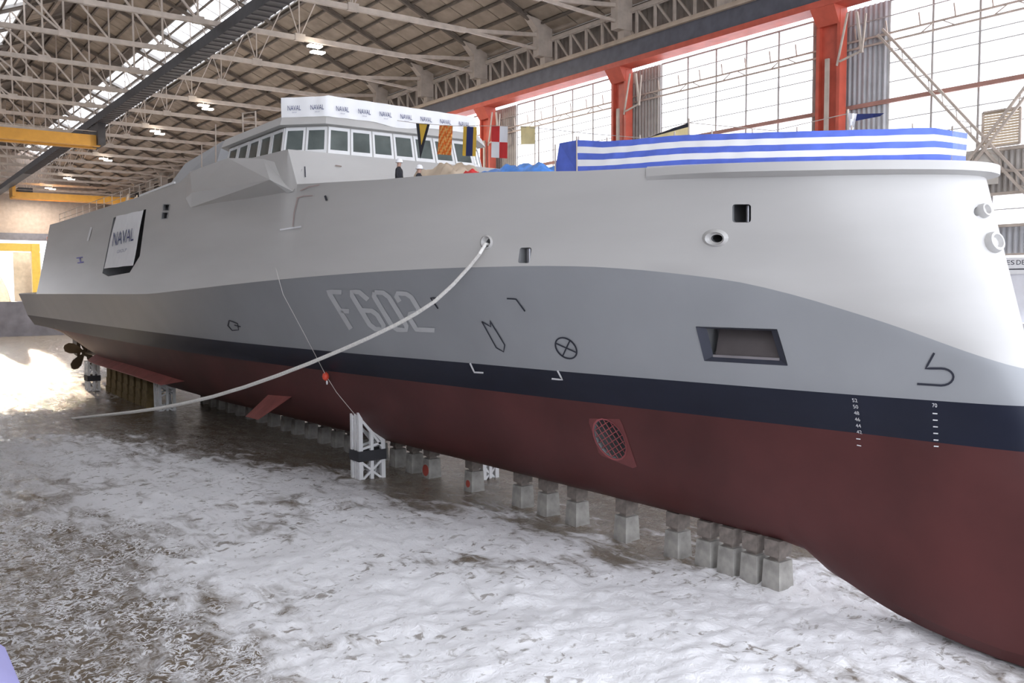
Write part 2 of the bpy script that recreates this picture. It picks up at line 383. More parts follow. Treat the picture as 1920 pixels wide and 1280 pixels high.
# skylight strips
def skylight(xa, xb, lab, nx):
    s = MB()
    for k in range(nx+1):
        x = xa+(xb-xa)*k/nx; s.bar((x, -12, rz(x)+.35), (x, YE, rz(x)+.35), .12)
    for i in range(-1, 66):
        y = YT[0]+i*8.87/3; s.bar((xa, y, rz(xa)+.35), (xb, y, rz(xb)+.35), .07 if i % 3 else .5)
    o = s.build('window_%d' % lab, MULL); struct(o, 'long glazed strip in the roof of the hall')
    q = MB(); q.hexa([(xa, 0, rz(xa)+.4), (xb, 0, rz(xb)+.4), (xb, 8.8, rz(xb)+.4), (xa, 8.8, rz(xa)+.4), (xa, 0, rz(xa)+.42), (xb, 0, rz(xb)+.42), (xb, 8.8, rz(xb)+.42), (xa, 8.8, rz(xa)+.42)])
    q = q.mesh('pane', PANE)
    for i in range(22): link('pane', q, o, (0, YT[0]+8.87*i, 0))
skylight(SK0, SK1, 21, 2); skylight(9.5, 14.4, 22, 5)
# trusses: one built, the others copied
ZC = 27.7
def make_truss(y):
    t = thing('roof_truss', 'pale steel roof truss spanning the hall above the ship', 'truss', (W, y, ZC), 'roof trusses of the hall')
    o = Vector((-W, 0, -ZC))
    def part(nm, s, m_=STEEL): return link(nm, s.mesh(nm, m_), t, (0, 0, 0))
    P = lambda x, z: (x-W, 0, z-ZC)
    s = MB(); s.bar(P(-13, ZC), P(36.5, ZC), .3, .34); part('bottom_chord', s)
    s = MB(); s.bar(P(36.5, ZC), P(43.2, ZC+.75), .24, .26); part('end_strut', s)
    s = MB(); s.bar(P(36.5, ZC), P(43.2, ZC-.35), .2, .2); part('end_strut', s)
    s = MB(); s.bar(P(20, rz(20)-.05), P(W+.2, rz(W+.2)-.05), .26, .3); part('rafter', s, ROOFD)
    s = MB(); s.bar(P(20, rz(20)-.05), P(-13, rz(-13)-.05), .26, .3); part('rafter', s, ROOFD)
    s = MB(); s.hexa([P(43.0, 26.9), P(44.3, 26.9), P(44.3, 28.9), P(43.0, 28.9)]+[P(43.0, 26.9), P(44.3, 26.9), P(44.3, 28.9), P(43.0, 28.9)])
    s = MB(); s.box((-1.0, -.35, -.9), (.35, .35, 1.0)); s.hexa([(-1.0, -.35, 1.0), (.35, -.35, 1.0), (.35, .35, 1.0), (-1.0, .35, 1.0), (-2.0, -.3, 2.0), (.35, -.3, 1.7), (.35, .3, 1.7), (-2.0, .3, 2.0)])
    s.box((-.35, -.3, -1.9), (.35, .3, -.9)); part('gusset', s)
    for x in (-8, -1, 6, 13, 20, 27.5):
        sc_ = .13 if x < 25 else .08
        s = MB(); s.bar(P(x, ZC), P(x, rz(x)), sc_); part('post', s)
        s = MB(); s.box((x-W-.4, -.18, -.2), (x-W+.4, .18, .3)); part('node_plate', s)
    for x0, x1 in ((-1, -8), (6, -1), (13, 6), (20, 13)):
        s = MB(); s.bar(P(x0, ZC), P(x1, rz(x1)), .15); part('diagonal', s)
    for dx in (-3.2, 3.2):
        s = MB(); s.bar(P(27.5, ZC), P(27.5+dx, rz(27.5+dx)), .07); part('diagonal', s)
    return t
tr0 = make_truss(YT[0])
for y in YT[1:]: copy_tree(tr0, (0, y-YT[0], 0))
# runway beam hung below the trusses
t = thing('runway_beam', 'long dark slatted runway beam hung under the trusses along the hall', 'beam', (21.7, 100, 26.6))
a = MB(); a.box((21.1, -12, 26.6), (22.35, YE, 26.75)); a.box((21.1, -12, 26.75), (21.25, YE, 27.4)); a.build('box_girder', BEAM, t)
sm = MB(); sm.box((-.62, -.12, -.06), (.62, .12, 0)); sm = sm.mesh('cross_slat', mat('beam_slat', (.06, .05, .05), .6))
for k in range(110): link('cross_slat', sm, t, Vector((21.72, 34+k*1.1, 26.6))-Vector(t.location))
# overhead travelling cranes
def bridge_crane(y, z, x0, x1, lab):
    t = thing('bridge_crane', lab, 'crane', ((x0+x1)/2, y, z))
    a = MB(); a.box((x0, y-.35, z), (x1, y+.35, z+1.15)); a.build('girder', YEL, t)
    a = MB(); a.box((x0, y+1.6, z), (x1, y+2.3, z+1.15)); a.build('girder', YEL, t)
    a = MB(); a.box((x1-.4, y-1.2, z+.1), (x1+.35, y+3.2, 26.62 if x1 < 30 else 26.9)); a.build('end_carriage', BEAM, t)
    if x1 < 30: a = MB(); a.box((x0, y-1, z+.1), (x0+.6, y+3, 27.6)); a.build('end_carriage', YEL, t)
    else: a = MB(); a.box((x0, y-1, z+.3), (x0+.5, y+3, 27.0)); a.build('end_carriage', YEL, t)
    a = MB(); a.box((x0+1, y-.5, z+1.15), (x0+3.2, y+2.4, z+1.9)); a.build('trolley', BEAM, t)
    a = MB(); a.bar((x0, y-.6, z+1.5), (x1, y-.6, z+1.5), .06); a.build('handrail', STEEL, t)
bridge_crane(104, 24.2, -6, 21.6, 'orange-yellow overhead crane bridge nearer the dark runway beam')
bridge_crane(176, 24.7, 22.2, 42.55, 'orange-yellow overhead crane bridge far back over the stern')
# hall lamps
lm = MB(); lm.box((-.5, -.3, -.1), (.5, .3, .02)); lm = lm.mesh('lamp_panel', LAMP); hm = MB(); hm.bar((0, 0, 0), (0, 0, .5), .05); hm = hm.mesh('hanger', STEEL)
for y in (64.4, 91., 108.7, 135.3, 161.9, 179.6, 197.3):
    t = thing('ceiling_lamp', 'pair of bright white lamp panels hung under a roof truss', 'lamp', (28.8, y-.1, 27.1), 'hall lamps')
    for dx, dy in ((-.45, -.75), (.45, .75)): link('lamp_panel', lm, t, (dx, dy, 0)); link('hanger', hm, t, (dx, dy, 0))
    for dx, dy in ((-.45, -.75), (.45, .75)):
        ld = bpy.data.lights.new('lamp_light', 'AREA'); ld.energy = 1600; ld.color = (1, .93, .82); ld.shape = 'RECTANGLE'; ld.size = 1.0; ld.size_y = .6
        lo = bpy.data.objects.new('lamp_light', ld); COL.objects.link(lo); lo.parent = t; lo.location = (dx, dy, -.12)

# ------------------------------------------------------------------ far end of the hall
t = MB(); t.box((-14, YE+.1, 18.9), (45, YE+.5, 40)); t.box((33.5, YE+.1, 6.7), (36.2, YE+.5, 19)); t.box((39.5, YE+.1, 6.7), (45, YE+.5, 19))
struct(t.build('wall_far', mat('far_wall', (.30, .24, .2), .8)), 'brown end wall of the hall above the dock gate')
t = MB(); t.box((25.5, YE-1, 6.7), (30.5, YE-.7, 16.5)); o = struct(t.build('door_1', mat('door_beige', (.5, .44, .36), .7)), 'tall beige sliding door at the far end')
t = MB(); t.box((18, YE-1.2, 18.9), (34, YE-.6, 20.3)); struct(t.build('trim_1', BLUEP), 'blue-grey lintel beam across the far end')
t = thing('gantry_frame', 'yellow steel portal frame standing on the far quay', 'gantry', (22, 196, 6.7))
a = MB(); a.box((8, 195.6, 16.4), (29.2, 196.6, 17.9)); a.build('beam', YELG, t)
for x in (9, 27.9):
    a = MB(); a.box((x-.2, 195.5, 6.7), (x+1.2, 196.7, 17.9)); a.build('leg', YELG, t)
t = thing('far_column', 'dark red column by the far windows behind the stern', 'column', (32.2, 200, 6.7))
a = MB(); a.box((31.2, 199.5, 6.7), (33.0, 200.5, 19.5)); a.build('shaft', mat('far_red', (.30, .12, .09), .6), t)
t = thing('tarpaulin_cover', 'cream tarpaulin tent standing on the far quay', 'tarpaulin', (21.3, 195.5, 6.7))
a = MB(); a.lathe([(2.6, 0), (2.1, 2.2), (1.2, 4.4), (.3, 5.8)], (21.3, 195.5, 6.72), 10); a.smooth = 50; a.build('cloth', mat('tarp_cream', (.8, .72, .55), .8), t)
for k in range(3):
    t = thing('barrier', 'white quayside guard rail beside the stern on the far quay', 'rail', (27.2+k*2.1, 192.9, 6.7), 'far quay guard rails')
    for nm, p in (('post', ((0, 0, 0), (0, 0, 1.6))), ('post', ((1.8, 0, 0), (1.8, 0, 1.6))), ('top_rail', ((0, 0, 1.6), (1.8, 0, 1.6))), ('mid_rail', ((0, 0, .9), (1.8, 0, .9)))):
        a = MB(); a.bar(p[0], p[1], .14); link(nm, a.mesh(nm, WHITE), t, (0, 0, 0))

# ------------------------------------------------------------------ the frigate: hull lines
D = 21.5; YS = 108.5
Z1, Z2 = 5.22, 6.28
zk = pchip([(5, 2.4), (5.8, 1.4), (7, .6), (9.3, .2), (10.8, .3), (12.2, .48), (13.75, .9), (14.6, 1.15), (15.2, 1.55), (16, 1.6), (74, 1.6), (86, 2.5), (97, 4.2), (108.5, 5.6)])
h1 = pchip([(8.9, 0), (9.5, .26), (13.4, .85), (18.5, 1.65), (23.2, 2.35), (28.7, 3.06), (37.1, 4.1), (48, 5.2), (60, 5.85), (75, 6.15), (90, 6.2), (108.5, 6.1)])
h2 = pchip([(9.05, 0), (9.5, .42), (11.1, .95), (12.9, 1.4), (14.6, 1.74), (17.9, 2.36), (22.5, 3.15), (27.2, 3.75), (34.9, 4.95), (47.8, 6.15), (69.9, 6.6), (108.5, 6.75)])
hc = pchip([(9.3, 0), (9.6, .5), (11, 1.35), (13, 2.15), (15, 2.9), (18, 3.85), (22, 4.9), (26, 5.7), (32, 6.5), (40, 7.2), (52, 7.65), (70, 7.85), (90, 7.8), (108.5, 7.5)])
zc = pchip([(8.8, 6.85), (9.3, 7.07), (10.62, 7.61), (11.68, 8.04), (12.82, 8.43), (14.03, 8.81), (15.35, 9.13), (16.81, 9.34), (18.43, 9.51), (20.2, 9.62), (22.2, 9.66), (24.5, 9.66), (27.6, 9.63), (31.6, 9.54), (36.1, 9.4), (41.6, 9.2), (49.2, 8.91), (56, 8.71), (74, 8.65), (108.5, 8.53)])
ht = pchip([(10.75, 0), (10.8, .35), (11.0, .85), (11.5, 1.45), (12.3, 2.1), (13.6, 2.85), (16, 3.6), (20, 4.4), (26, 5.25), (32, 5.75), (36, 5.95), (40, 6.0), (52, 6.35), (70, 6.5), (95, 6.4), (95.5, 7.55), (108.5, 7.45)])
zt = lin([(10.5, 11.88), (11, 11.9), (13.3, 12.0), (16.6, 12.2), (18.3, 12.28), (20.1, 12.38), (23.7, 12.7), (27.9, 12.94), (29.8, 13.02), (35.6, 13.4), (36.9, 13.5), (37.8, 15.1), (42, 15.22), (45.1, 15.55), (49, 15.52), (50.9, 15.44), (52.6, 15.1), (60, 14.97), (91, 15.1), (95, 15.15), (95.5, 8.75), (108.5, 8.6)])
zd = lin([(10.5, 11.35), (16, 11.6), (24, 11.9), (36.3, 12.2), (36.9, 13.5), (37.8, 15.1), (42, 15.22), (45.1, 15.55), (49, 15.52), (50.9, 15.44), (52.6, 15.1), (60, 14.97), (95, 15.15), (95.5, 8.7), (108.5, 8.55)])
pw = pchip([(5, .5), (12, .62), (16, .58), (24, .45), (37, .36), (50, .28), (60, .24), (90, .24), (108.5, .3)])
wd = pchip([(5.5, .0), (7, .8), (10, 1.15), (13, .8), (15.2, .25), (16, .2), (80, .25), (108.5, .6)])   # keel / dome half-width
ss = sorted(set([round((k/46)**1.7*.36, 5) for k in range(47)]+[.36+.64*k/60 for k in range(61)]+[(y-10.75)/(YS-10.75) for y in (35.6, 36.9, 37.8, 42, 45.1, 49, 50.9, 52.6, 95, 95.5)]))
TS = [.03, .1, .22, .38, .56, .75, .9]
def curve_pts(s):
    """section of the starboard half: list of (half, Y, z, zone)"""
    Y = lambda y0: y0+(YS-y0)*s
    out = []
    y = Y(5.3); out.append((0, y, zk(y), 0)); y1 = Y(8.9)
    for t in TS:
        yy = Y(5.3+3.6*t); z0 = zk(yy); full = h1(Y(8.9)); p = pw(yy); k = wd(yy)*(1-t)**2
        if s == 0: hh = 0
        else: hh = max(full*t**p, min(k*math.sqrt(t)*2.4, 1.3))
        out.append((hh, yy, z0+(Z1-z0)*t, 0))
    out.append((h1(y1), y1, Z1, 1)); y2 = Y(9.05)
    out.append(((h1(y1)+h2(y2))/2, (y1+y2)/2, (Z1+Z2)/2, 1)); out.append((h2(y2), y2, Z2, 2)); yc = Y(9.3)
    for v in (.2, .4, .6, .8):
        fl = v+.12*v*(v-1)*1.6
        out.append((h2(y2)+(hc(yc)-h2(y2))*fl, y2+(yc-y2)*v, Z2+(zc(yc)-Z2)*v, 2))
    out.append((hc(yc), yc, zc(yc), 3)); yt = Y(10.75)
    n = 8
    for k in range(1, n+1):
        v = k/n; out.append((hc(yc)+(ht(yt)-hc(yc))*v, yc+(yt-yc)*v, zc(yc)+(zt(yt)-zc(yc))*v, 3 if k < n else 4))
    i1 = max(0, ht(yt)-.16) if s else 0
    out.append((i1, yt+(.12 if s < .01 else 0), zt(yt), 4)); out.append((i1*.995, yt+(.13 if s < .01 else 0), zd(yt), 4)); out.append((0, yt+(.13 if s < .01 else 0), zd(yt), 4))
    return out
secs = [curve_pts(s) for s in ss]
hb = MB(); nrow = len(secs[0])
for sg_ in (-1, 1):
    rows = [[(D+sg_*p[0], p[1], p[2]) for p in sec] for sec in secs]
    zones = [p[3] for p in secs[0]]
    hb.grid(rows, lambda i, k: (0, 1, 2, 3, 4)[zones[k] if zones[k] != 4 else 4])
base0 = (len(ss)-1)*nrow; base1 = len(ss)*nrow+base0
for k in range(nrow-1):
    hb.f.append((base0+k, base0+k+1, base1+k+1, base1+k)); hb.mi.append(min(zones[k], 3))
HM = [RED, NAVY, GREY, LIGHT, LIGHT, DARK]
me = bpy.data.meshes.new('hull'); me.from_pydata(hb.v, [], hb.f); me.polygons.foreach_set('material_index', hb.mi)
for q in HM: me.materials.append(q)
bm = bmesh.new(); bm.from_mesh(me); bmesh.ops.remove_doubles(bm, verts=bm.verts, dist=.0008)
bmesh.ops.dissolve_degenerate(bm, edges=bm.edges, dist=.0005)
bmesh.ops.recalc_face_normals(bm, faces=bm.faces); bm.to_mesh(me)
BVH = BVHTree.FromBMesh(bm); bm.free()
SHIP = thing('frigate', 'grey naval frigate with red bottom standing on keel blocks in the dock', 'ship', (D, 58, 1.6))
HULL = link('hull', me, SHIP)
def cast(x, y, off=.0):
    d = ray(x, y).normalized(); h, n, i, dist = BVH.ray_cast(EYE, d)
    if h is None: return None, None
    if n.dot(d) > 0: n = -n
    return h+n*off, n
# -- cutters
cutters = []
def cut_poly(px, depth=.6, out=.25, room=1.0):   # room > 1: the space behind the plating is wider than the hole
    pn = [cast(*p) for p in px]; n = sum((q[1] for q in pn), Vector()).normalized(); pts = [q[0] for q in pn]
    k = len(pts); s = MB(); cc = sum(pts, Vector())/k
    loops = [[p+n*out for p in pts]]+([[p-n*.12 for p in pts], [cc+(p-cc)*room-n*.16 for p in pts], [cc+(p-cc)*room-n*depth for p in pts]] if room > 1 else [[p-n*depth for p in pts]])
    L_ = len(loops); s.add(sum(loops, []), [tuple(range(k)), tuple(range((L_-1)*k, L_*k))[::-1]]+[(q*k+i, q*k+i+k, q*k+(i+1) % k+k, q*k+(i+1) % k) for q in range(L_-1) for i in range(k)], 5)
    cm = s.mesh('cut', HM); cutters.append(link('cut', cm)); return pts, n
def ell(cx, cy, a, b_, rot=0, n=18):
    c, s = math.cos(rot), math.sin(rot)
    return [(cx+a*math.cos(t)*c-b_*math.sin(t)*s, cy+a*math.cos(t)*s+b_*math.sin(t)*c) for t in [2*math.pi*k/n for k in range(n)]]
def rrect(x0, y0, x1, y1, r, sh=0):
    out = []
    for cx, cy, a0 in ((x1-r, y0+r, -90), (x1-r, y1-r, 0), (x0+r, y1-r, 90), (x0+r, y0+r, 180)):
        for k in range(4):
            a = math.radians(a0+30*k); yy = cy+r*math.sin(a); out.append((cx+r*math.cos(a)+sh*(yy-y0)/(y1-y0), yy))
    return out
OPEN = [(1305, 612), (1457, 617), (1477, 685), (1321, 676)]
op_pts, op_n = cut_poly(OPEN, 1.0)
pB, nB = cut_poly(rrect(1373, 383, 1408, 417, 5), 2.5, room=1.7)
pC, nC = cut_poly(rrect(975, 464, 997, 493, 4, -4), 2.4)
pD1, nD1 = cut_poly(ell(917, 455, 5.5, 8, .3), 1.6, room=2)
pD2, nD2 = cut_poly(ell(1344, 447, 11, 7.5, 0), 1.6, room=2)
pD3, nD3 = cut_poly(ell(1833, 396, 7, 9, .2), .5)
GR = ell(1144, 823, 41, 24, 1.0)
pE, nE = cut_poly(GR, 1.2, room=1.35)
DOOR = [(213, 408), (274, 392), (262, 480), (243, 511), (203, 518), (192, 512)]
pF, nF = cut_poly(DOOR, 2.2)
VENTS = ([(307, 383), (319, 383), (317, 395), (306, 395)], [(305, 398), (316, 398), (314, 410), (303, 411)])
for q_ in VENTS: cut_poly(q_, 1.5, room=1.6)
for c in cutters:
    md = HULL.modifiers.new('b', 'BOOLEAN'); md.operation = 'DIFFERENCE'; md.object = c; md.solver = 'EXACT'
dg = bpy.context.evaluated_depsgraph_get(); dg.update()
me2 = bpy.data.meshes.new_from_object(HULL.evaluated_get(dg)); HULL.modifiers.clear(); HULL.data = me2; me2.name = 'hull'
for c in cutters: bpy.data.objects.remove(c)
me2.shade_smooth(); me2.set_sharp_from_angle(angle=math.radians(24))
# -- painted marks that lie on the plating
def stroke(paths, wpx, name, m_, off=.02, close=False, parent=None, step=6):
    s = MB()
    for path in paths:
        pts = [Vector(p) for p in path]
        if close: pts.append(pts[0])
        dense = []
        for a, b_ in zip(pts[:-1], pts[1:]):
            n = max(1, int((b_-a).length/step))
            for k in range(n): dense.append(a+(b_-a)*k/n)
        dense.append(pts[-1]); L_, R_ = [], []
        for i, p in enumerate(dense):
            d = (dense[min(i+1, len(dense)-1)]-dense[max(i-1, 0)]).normalized(); nn = Vector((-d.y, d.x))*wpx/2
            ww = nn
            a, b_ = p+ww, p-ww
            qa, qb = cast(a.x, a.y, off)[0], cast(b_.x, b_.y, off)[0]
            if qa is None or qb is None: continue
            L_.append(qa); R_.append(qb)
        if len(L_) > 1: s.grid([L_, R_])
    return s.build(name, m_, parent or SHIP)
def fill(poly, name, m_, off=.02, parent=None, n=6):   # quad patch by bilinear px
    (a, b_, c, d) = [Vector(p) for p in poly]; rows = []
    for i in range(n+1):
        u = i/n; rows.append([cast(*((a*(1-u)+d*u)*(1-v)+(b_*(1-u)+c*u)*v), off)[0] for v in [k/n for k in range(n+1)]])
    s = MB(); s.grid(rows); return s.build(name, m_, parent or SHIP)
SH = .61                                       # slope of an upright line on the flare
def italic(x0, y0, pts): return [(x0+px+SH*py, y0+py+.045*px) for px, py in pts]
num = []
num.append(italic(616, 546, [(0, 70), (0, 0), (25, 0)])); num.append(italic(616, 546, [(0, 36), (17, 36)]))
num.append(italic(656, 546, [(26, 14), (18, 0), (4, 0), (0, 8), (0, 62), (6, 70), (20, 70), (26, 62), (26, 42), (20, 35), (2, 35)]))
num.append(italic(697, 547, [(6, 0), (22, 0), (28, 8), (28, 62), (22, 70), (6, 70), (0, 62), (0, 8), (6, 0)]))
num.append(italic(740, 549, [(0, 16), (0, 6), (6, 0), (22, 0), (28, 6), (28, 28), (22, 35), (6, 38), (0, 46), (0, 68), (34, 68)]))
stroke(num, 8.5, 'hull_number', MARKG)['label'] = 'pale grey hull number F602'
stroke([[(822, 578), (808, 558), (820, 558)], [(985, 583), (968, 560), (951, 559)]], 2.6, 'corner_mark', MARKB)
stroke([[(882, 680), (890, 697), (907, 698)], [(1046, 694), (1055, 711), (1035, 709)]], 3.2, 'corner_mark', MARKW)
stroke([[(904, 602), (921, 612), (919, 600), (947, 646), (945, 659), (931, 651)]], 2.2, 'missile_outline', MARKB, close=True)
stroke([ell(1062, 652, 23, 16, .75, 28)], 3, 'cross_circle', MARKB, close=True)
stroke([[(1070, 636), (1055, 668)], [(1043, 643), (1081, 660)]], 2.6, 'cross_circle_bar', MARKB)
stroke([[(1752, 661), (1736, 690), (1765, 690)]+[(1765+23*math.sin(a), 706-16*math.cos(a)) for a in [math.pi*k/10 for k in range(1, 10)]]+[(1765, 722), (1720, 719)]], 4.2, 'bulb_mark', MARKB)
stroke([[(430, 600), (446, 606), (448, 618), (436, 619), (428, 610)]], 2, 'small_mark', MARKB, close=True); stroke([[(440, 609), (452, 612)]], 2, 'small_mark', MARKB)
def px_text(txt, x, y, w_, h_, name, m_, sh=0., off=.02, sl=.0):
    s = text_mesh(txt, lambda u, v: cast(x+u*w_+sh*(1-v)*h_, y-v*h_+sl*u*w_, off)[0], name, m_)
    return s.build(name, m_, SHIP)
for k, tx in enumerate(('52', '50', '48', '46', '44', '42')):
    px_text(tx, 1597.5+k*1.7, 752.5+k*11.9, 9.5, 6.8, 'draught_figure', MARKW, .25, .02, .07)
for k in range(2): stroke([[(1606+k*1.3, 822+k*12), (1614+k*1.3, 823+k*12.6)]], 1.8, 'draught_line', MARKW)
px_text('70', 1748, 762.5, 9, 7.5, 'draught_figure', MARKW, .1, .02, .05)
for k in range(6): stroke([[(1749+k*.5, 774+k*12.4), (1758+k*.5, 774.7+k*12.4)]], 2.2, 'draught_line', MARKW)
# -- opening in the bow: frame and inner shutter
OP = [cast(*p)[0] for p in OPEN]
ctr = sum(OP, Vector())/4
s = MB()
for i in range(4):
    a, b_ = OP[i], OP[(i+1) % 4]
    ai, bi = a+(ctr-a)*.2-op_n*.12, b_+(ctr-b_)*.2-op_n*.12
    ao, bo = a+op_n*.015, b_+op_n*.015; s.add([ao, bo, bi, ai], [(0, 1, 2, 3)])
o = s.build('recess_frame', mat('recess_navy', (.035, .038, .055), .5), SHIP)
IN = [p+(ctr-p)*.2-op_n*.12 for p in OP]
s = MB(); s.add([IN[0]-op_n*.7+(IN[3]-IN[0])*.25, IN[1]-op_n*.7+(IN[2]-IN[1])*.25, IN[2]-op_n*.12, IN[3]-op_n*.12], [(0, 1, 2, 3)]); s.build('recess_shutter', mat('shutter_brown', (.1, .085, .085), .5), SHIP)
s = MB(); s.bar(IN[3]-op_n*.02, IN[2]-op_n*.02, .1, .07); s.build('recess_ledge', mat('ledge_grey', (.22, .2, .21), .5), SHIP)
# -- mooring ports: rings, rollers
def ring(cx, cy, a, b_, rot, r, name, lab=None):
    pts = [cast(*p) for p in ell(cx, cy, a, b_, rot, 24)]; pl = [q[0] for q in pts]; s = MB(); s.tube(pl+pl[:1], r, 8, cap=False); s.smooth = True
    return s.build(name, WHITE, SHIP)
for (cx, cy, a, b_, pc, nn) in ((912, 454, 12, 14, pD1, nD1), (1341, 446, 25, 17, pD2, nD2)):
    outer = [cast(*p)[0] for p in ell(cx, cy, a, b_, 0, 18)]; s = MB(); mid = [o_*.5+i_*.5+nn*.1 for o_, i_ in zip(outer, pc)]
    s.grid([outer+outer[:1], mid+mid[:1], [p-nn*.05 for p in pc]+[pc[0]-nn*.05]]); s.smooth = 60
    s.build('fairlead_ring', LIGHT, SHIP)
def roller(pc, nn, k0, rr, name='port_roller'):
    c = sum(pc, Vector())/len(pc); zs = [p.z for p in pc]; t = Vector((-nn.y, nn.x, 0)).normalized()
    s = MB(); c = c+t*k0-nn*.25; s.tube([Vector((c.x, c.y, min(zs))), Vector((c.x, c.y, max(zs)-.03))], rr, 12); s.smooth = True
    return s.build(name, mat('roller_steel', (.3, .3, .32), .3, .8), SHIP)
roller(pB, nB, .08, .06); roller(pC, nC, .0, .11)
s = MB(); s.bar(sum(pB, Vector())/len(pB)-nB*.3+Vector((.05, -.05, .1)), sum(pB, Vector())/len(pB)-nB*.3+Vector((.2, -.25, .0)), .03); s.build('port_bar', WHITE, SHIP)
# bow hawse bolsters near the stem
for (px, py, rr, nm) in ((1842, 396, .15, 'hawse_bolster'), (1862, 455, .22, 'anchor_bolster')):
    h, n = cast(px, py)
    if h is None: h, n = cast(px-10, py)
    q = n.to_track_quat('Z', 'Y').to_matrix(); s = MB(); s.lathe([(rr*1.15, -.15), (rr*1.15, .05), (rr, .14), (rr*.75, .15), (rr*.55, .05)], h, 20, M=q); s.smooth = 50
    s.build(nm, LIGHT, SHIP)
# -- sea chest grille
c = sum(pE, Vector())/len(pE)
rim = [p+nE*.02 for p in pE]; rim2 = [c+(p-c)*1.08+nE*.03 for p in pE]; s = MB(); s.grid([rim2+rim2[:1], rim+rim[:1]])
REDB = mat('fresh_red', (.26, .06, .065), .5, var=.15)
gri = s.build('intake_rim', REDB, SHIP)
for fam, n in ((0, 5), (1, 6)):
    for k in range(n):
        f = -1+2*(k+1)/(n+1)
        if fam == 0: ux, uy, vx, vy = 41*math.cos(1.0), 41*math.sin(1.0), -24*math.sin(1.0), 24*math.cos(1.0)
        else: ux, uy, vx, vy = -24*math.sin(1.0), 24*math.cos(1.0), 41*math.cos(1.0), 41*math.sin(1.0)
        L_ = math.sqrt(1-f*f); a = cast(1144+vx*f-ux*L_, 823+vy*f-uy*L_)[0]; b_ = cast(1144+vx*f+ux*L_, 823+vy*f+uy*L_)[0]
        s = MB(); s.bar(a-nE*.03, b_-nE*.03, .024); s.build('grille_bar', REDB, SHIP)
quad_ = [Vector(p) for p in [(1102, 784), (1164, 785), (1197, 881), (1124, 852)]]
def toquad(p):
    c_ = Vector((1144, 823)); d = (Vector(p)-c_)
    best = 9.
    for a, b_ in zip(quad_, quad_[1:]+quad_[:1]):
        e = b_-a; den = d.x*e.y-d.y*e.x
        if abs(den) < 1e-9: continue
        t = ((a.x-c_.x)*e.y-(a.y-c_.y)*e.x)/den; u = ((a.x-c_.x)*d.y-(a.y-c_.y)*d.x)/den
        if t > 0 and -.01 <= u <= 1.01: best = min(best, t)
    return c_+d*max(1.05, best)
GR2 = ell(1144, 823, 41, 24, 1.0, 36); o_ = [cast(*toquad(p), .014)[0] for p in GR2]; i_ = [cast(*p, .014)[0] for p in GR2]
s = MB(); s.grid([o_+o_[:1], i_+i_[:1]]); s.build('intake_surround', mat('patch_red', (.15, .035, .035), .5, var=.2), SHIP)
# -- bow lip (knuckle fascia) along the forecastle edge
path = []
for s_ in [0]+[(k/40)**1.6*.071 for k in range(1, 41)]:
    y = 10.75+(YS-10.75)*s_; path.append(Vector((ht(y), y, zt(y))))
def lip_rows(sg_):
    rows = []
    for i, p in enumerate(path):
        d = (path[min(i+1, len(path)-1)]-path[max(i-1, 0)]); n = Vector((d.y, -d.x, 0)).normalized()
        if i == 0: n = Vector((0, -1, 0))
        e = .34*min(1, (len(path)-1-i)/9) ; q = p+n*(e+.03); r0 = p-n*.04
        rows.append([Vector((D+sg_*v.x, v.y, v.z)) for v in (r0+Vector((0, 0, -.34)), q+Vector((0, 0, -.24)), q+Vector((0, 0, -.03)), r0+Vector((0, 0, .03)))])
    return rows
s = MB()
for sg_ in (-1, 1): s.grid(lip_rows(sg_))
s.smooth = 35; s.build('forecastle_lip', LIGHT, SHIP)
# -- sponson with overhanging dark underside
def hs(y, z):                                   # half-breadth of the upper side
    a, b_ = hc(y), ht(y); za, zb = zc(y), zt(y); return a+(b_-a)*(z-za)/(zb-za)
X0 = D-6.85
y0, y1 = 38.3, 50.6
sx = lambda y, z: D-hs(y, z)+.05
s = MB()
HX = lambda px, py, o=.06: cast(px, py, o)[0]
A = [HX(551, 360), onX(506, 337, 14.62), onX(360, 361, 14.62), HX(350, 372)]
B = [HX(566, 318, .03), onX(494, 298, 15.22), onX(427, 296, 15.22), onX(356, 322, 15.2)]
s.add(A+B, [(0, 1, 5, 4), (1, 2, 6, 5), (2, 3, 7, 6), (4, 5, 6, 7)])
s.build('sponson', LIGHT, SHIP)
C_ = [HX(540, 362, .02), HX(358, 389, .02)]
s = MB(); s.add([A[0], A[1], A[2], A[3], C_[0], C_[1]], [(0, 4, 1), (1, 4, 5, 2), (2, 5, 3)]); s.build('sponson_underside', LIGHT, SHIP)
# -- bridge house
zb0, zb1 = 15.15, 16.42
def octo(k, z):
    half = [(0, 38.0), (4.05, 38.0), (5.55, 39.5), (5.55, 47.5), (4.3, 49.2), (0, 49.2)]; cy = 43.5
    st = [(D-h*(1-k/5.5), cy+(y-cy)*(1-k/5.5), z) for h, y in half]; pt = [(D+h*(1-k/5.5), cy+(y-cy)*(1-k/5.5), z) for h, y in half[::-1]]
    return [Vector(p) for p in st[1:-1]+pt[1:-1]]
lo, up_, r0, r1 = octo(0, zb0-.15), octo(.28, zb1), octo(-.12, zb1), octo(.05, zb1+.42)
def ringmesh(loops, cap=True):
    s = MB(); n = len(loops[0])
    for l in loops: s.v += [tuple(p) for p in l]
    for j in range(len(loops)-1):
        for i in range(n): s.f.append((j*n+i, j*n+(i+1) % n, (j+1)*n+(i+1) % n, (j+1)*n+i)); s.mi.append(0)
    if cap: s.f.append(tuple((len(loops)-1)*n+i for i in range(n))); s.mi.append(0); s.f.append(tuple(range(n))); s.mi.append(0)
    return s
ringmesh([octo(-.25, zb0-.9), lo, up_]).build('bridge_house', LIGHT, SHIP)
ringmesh([r0, r1]).build('bridge_roof', LIGHT, SHIP)
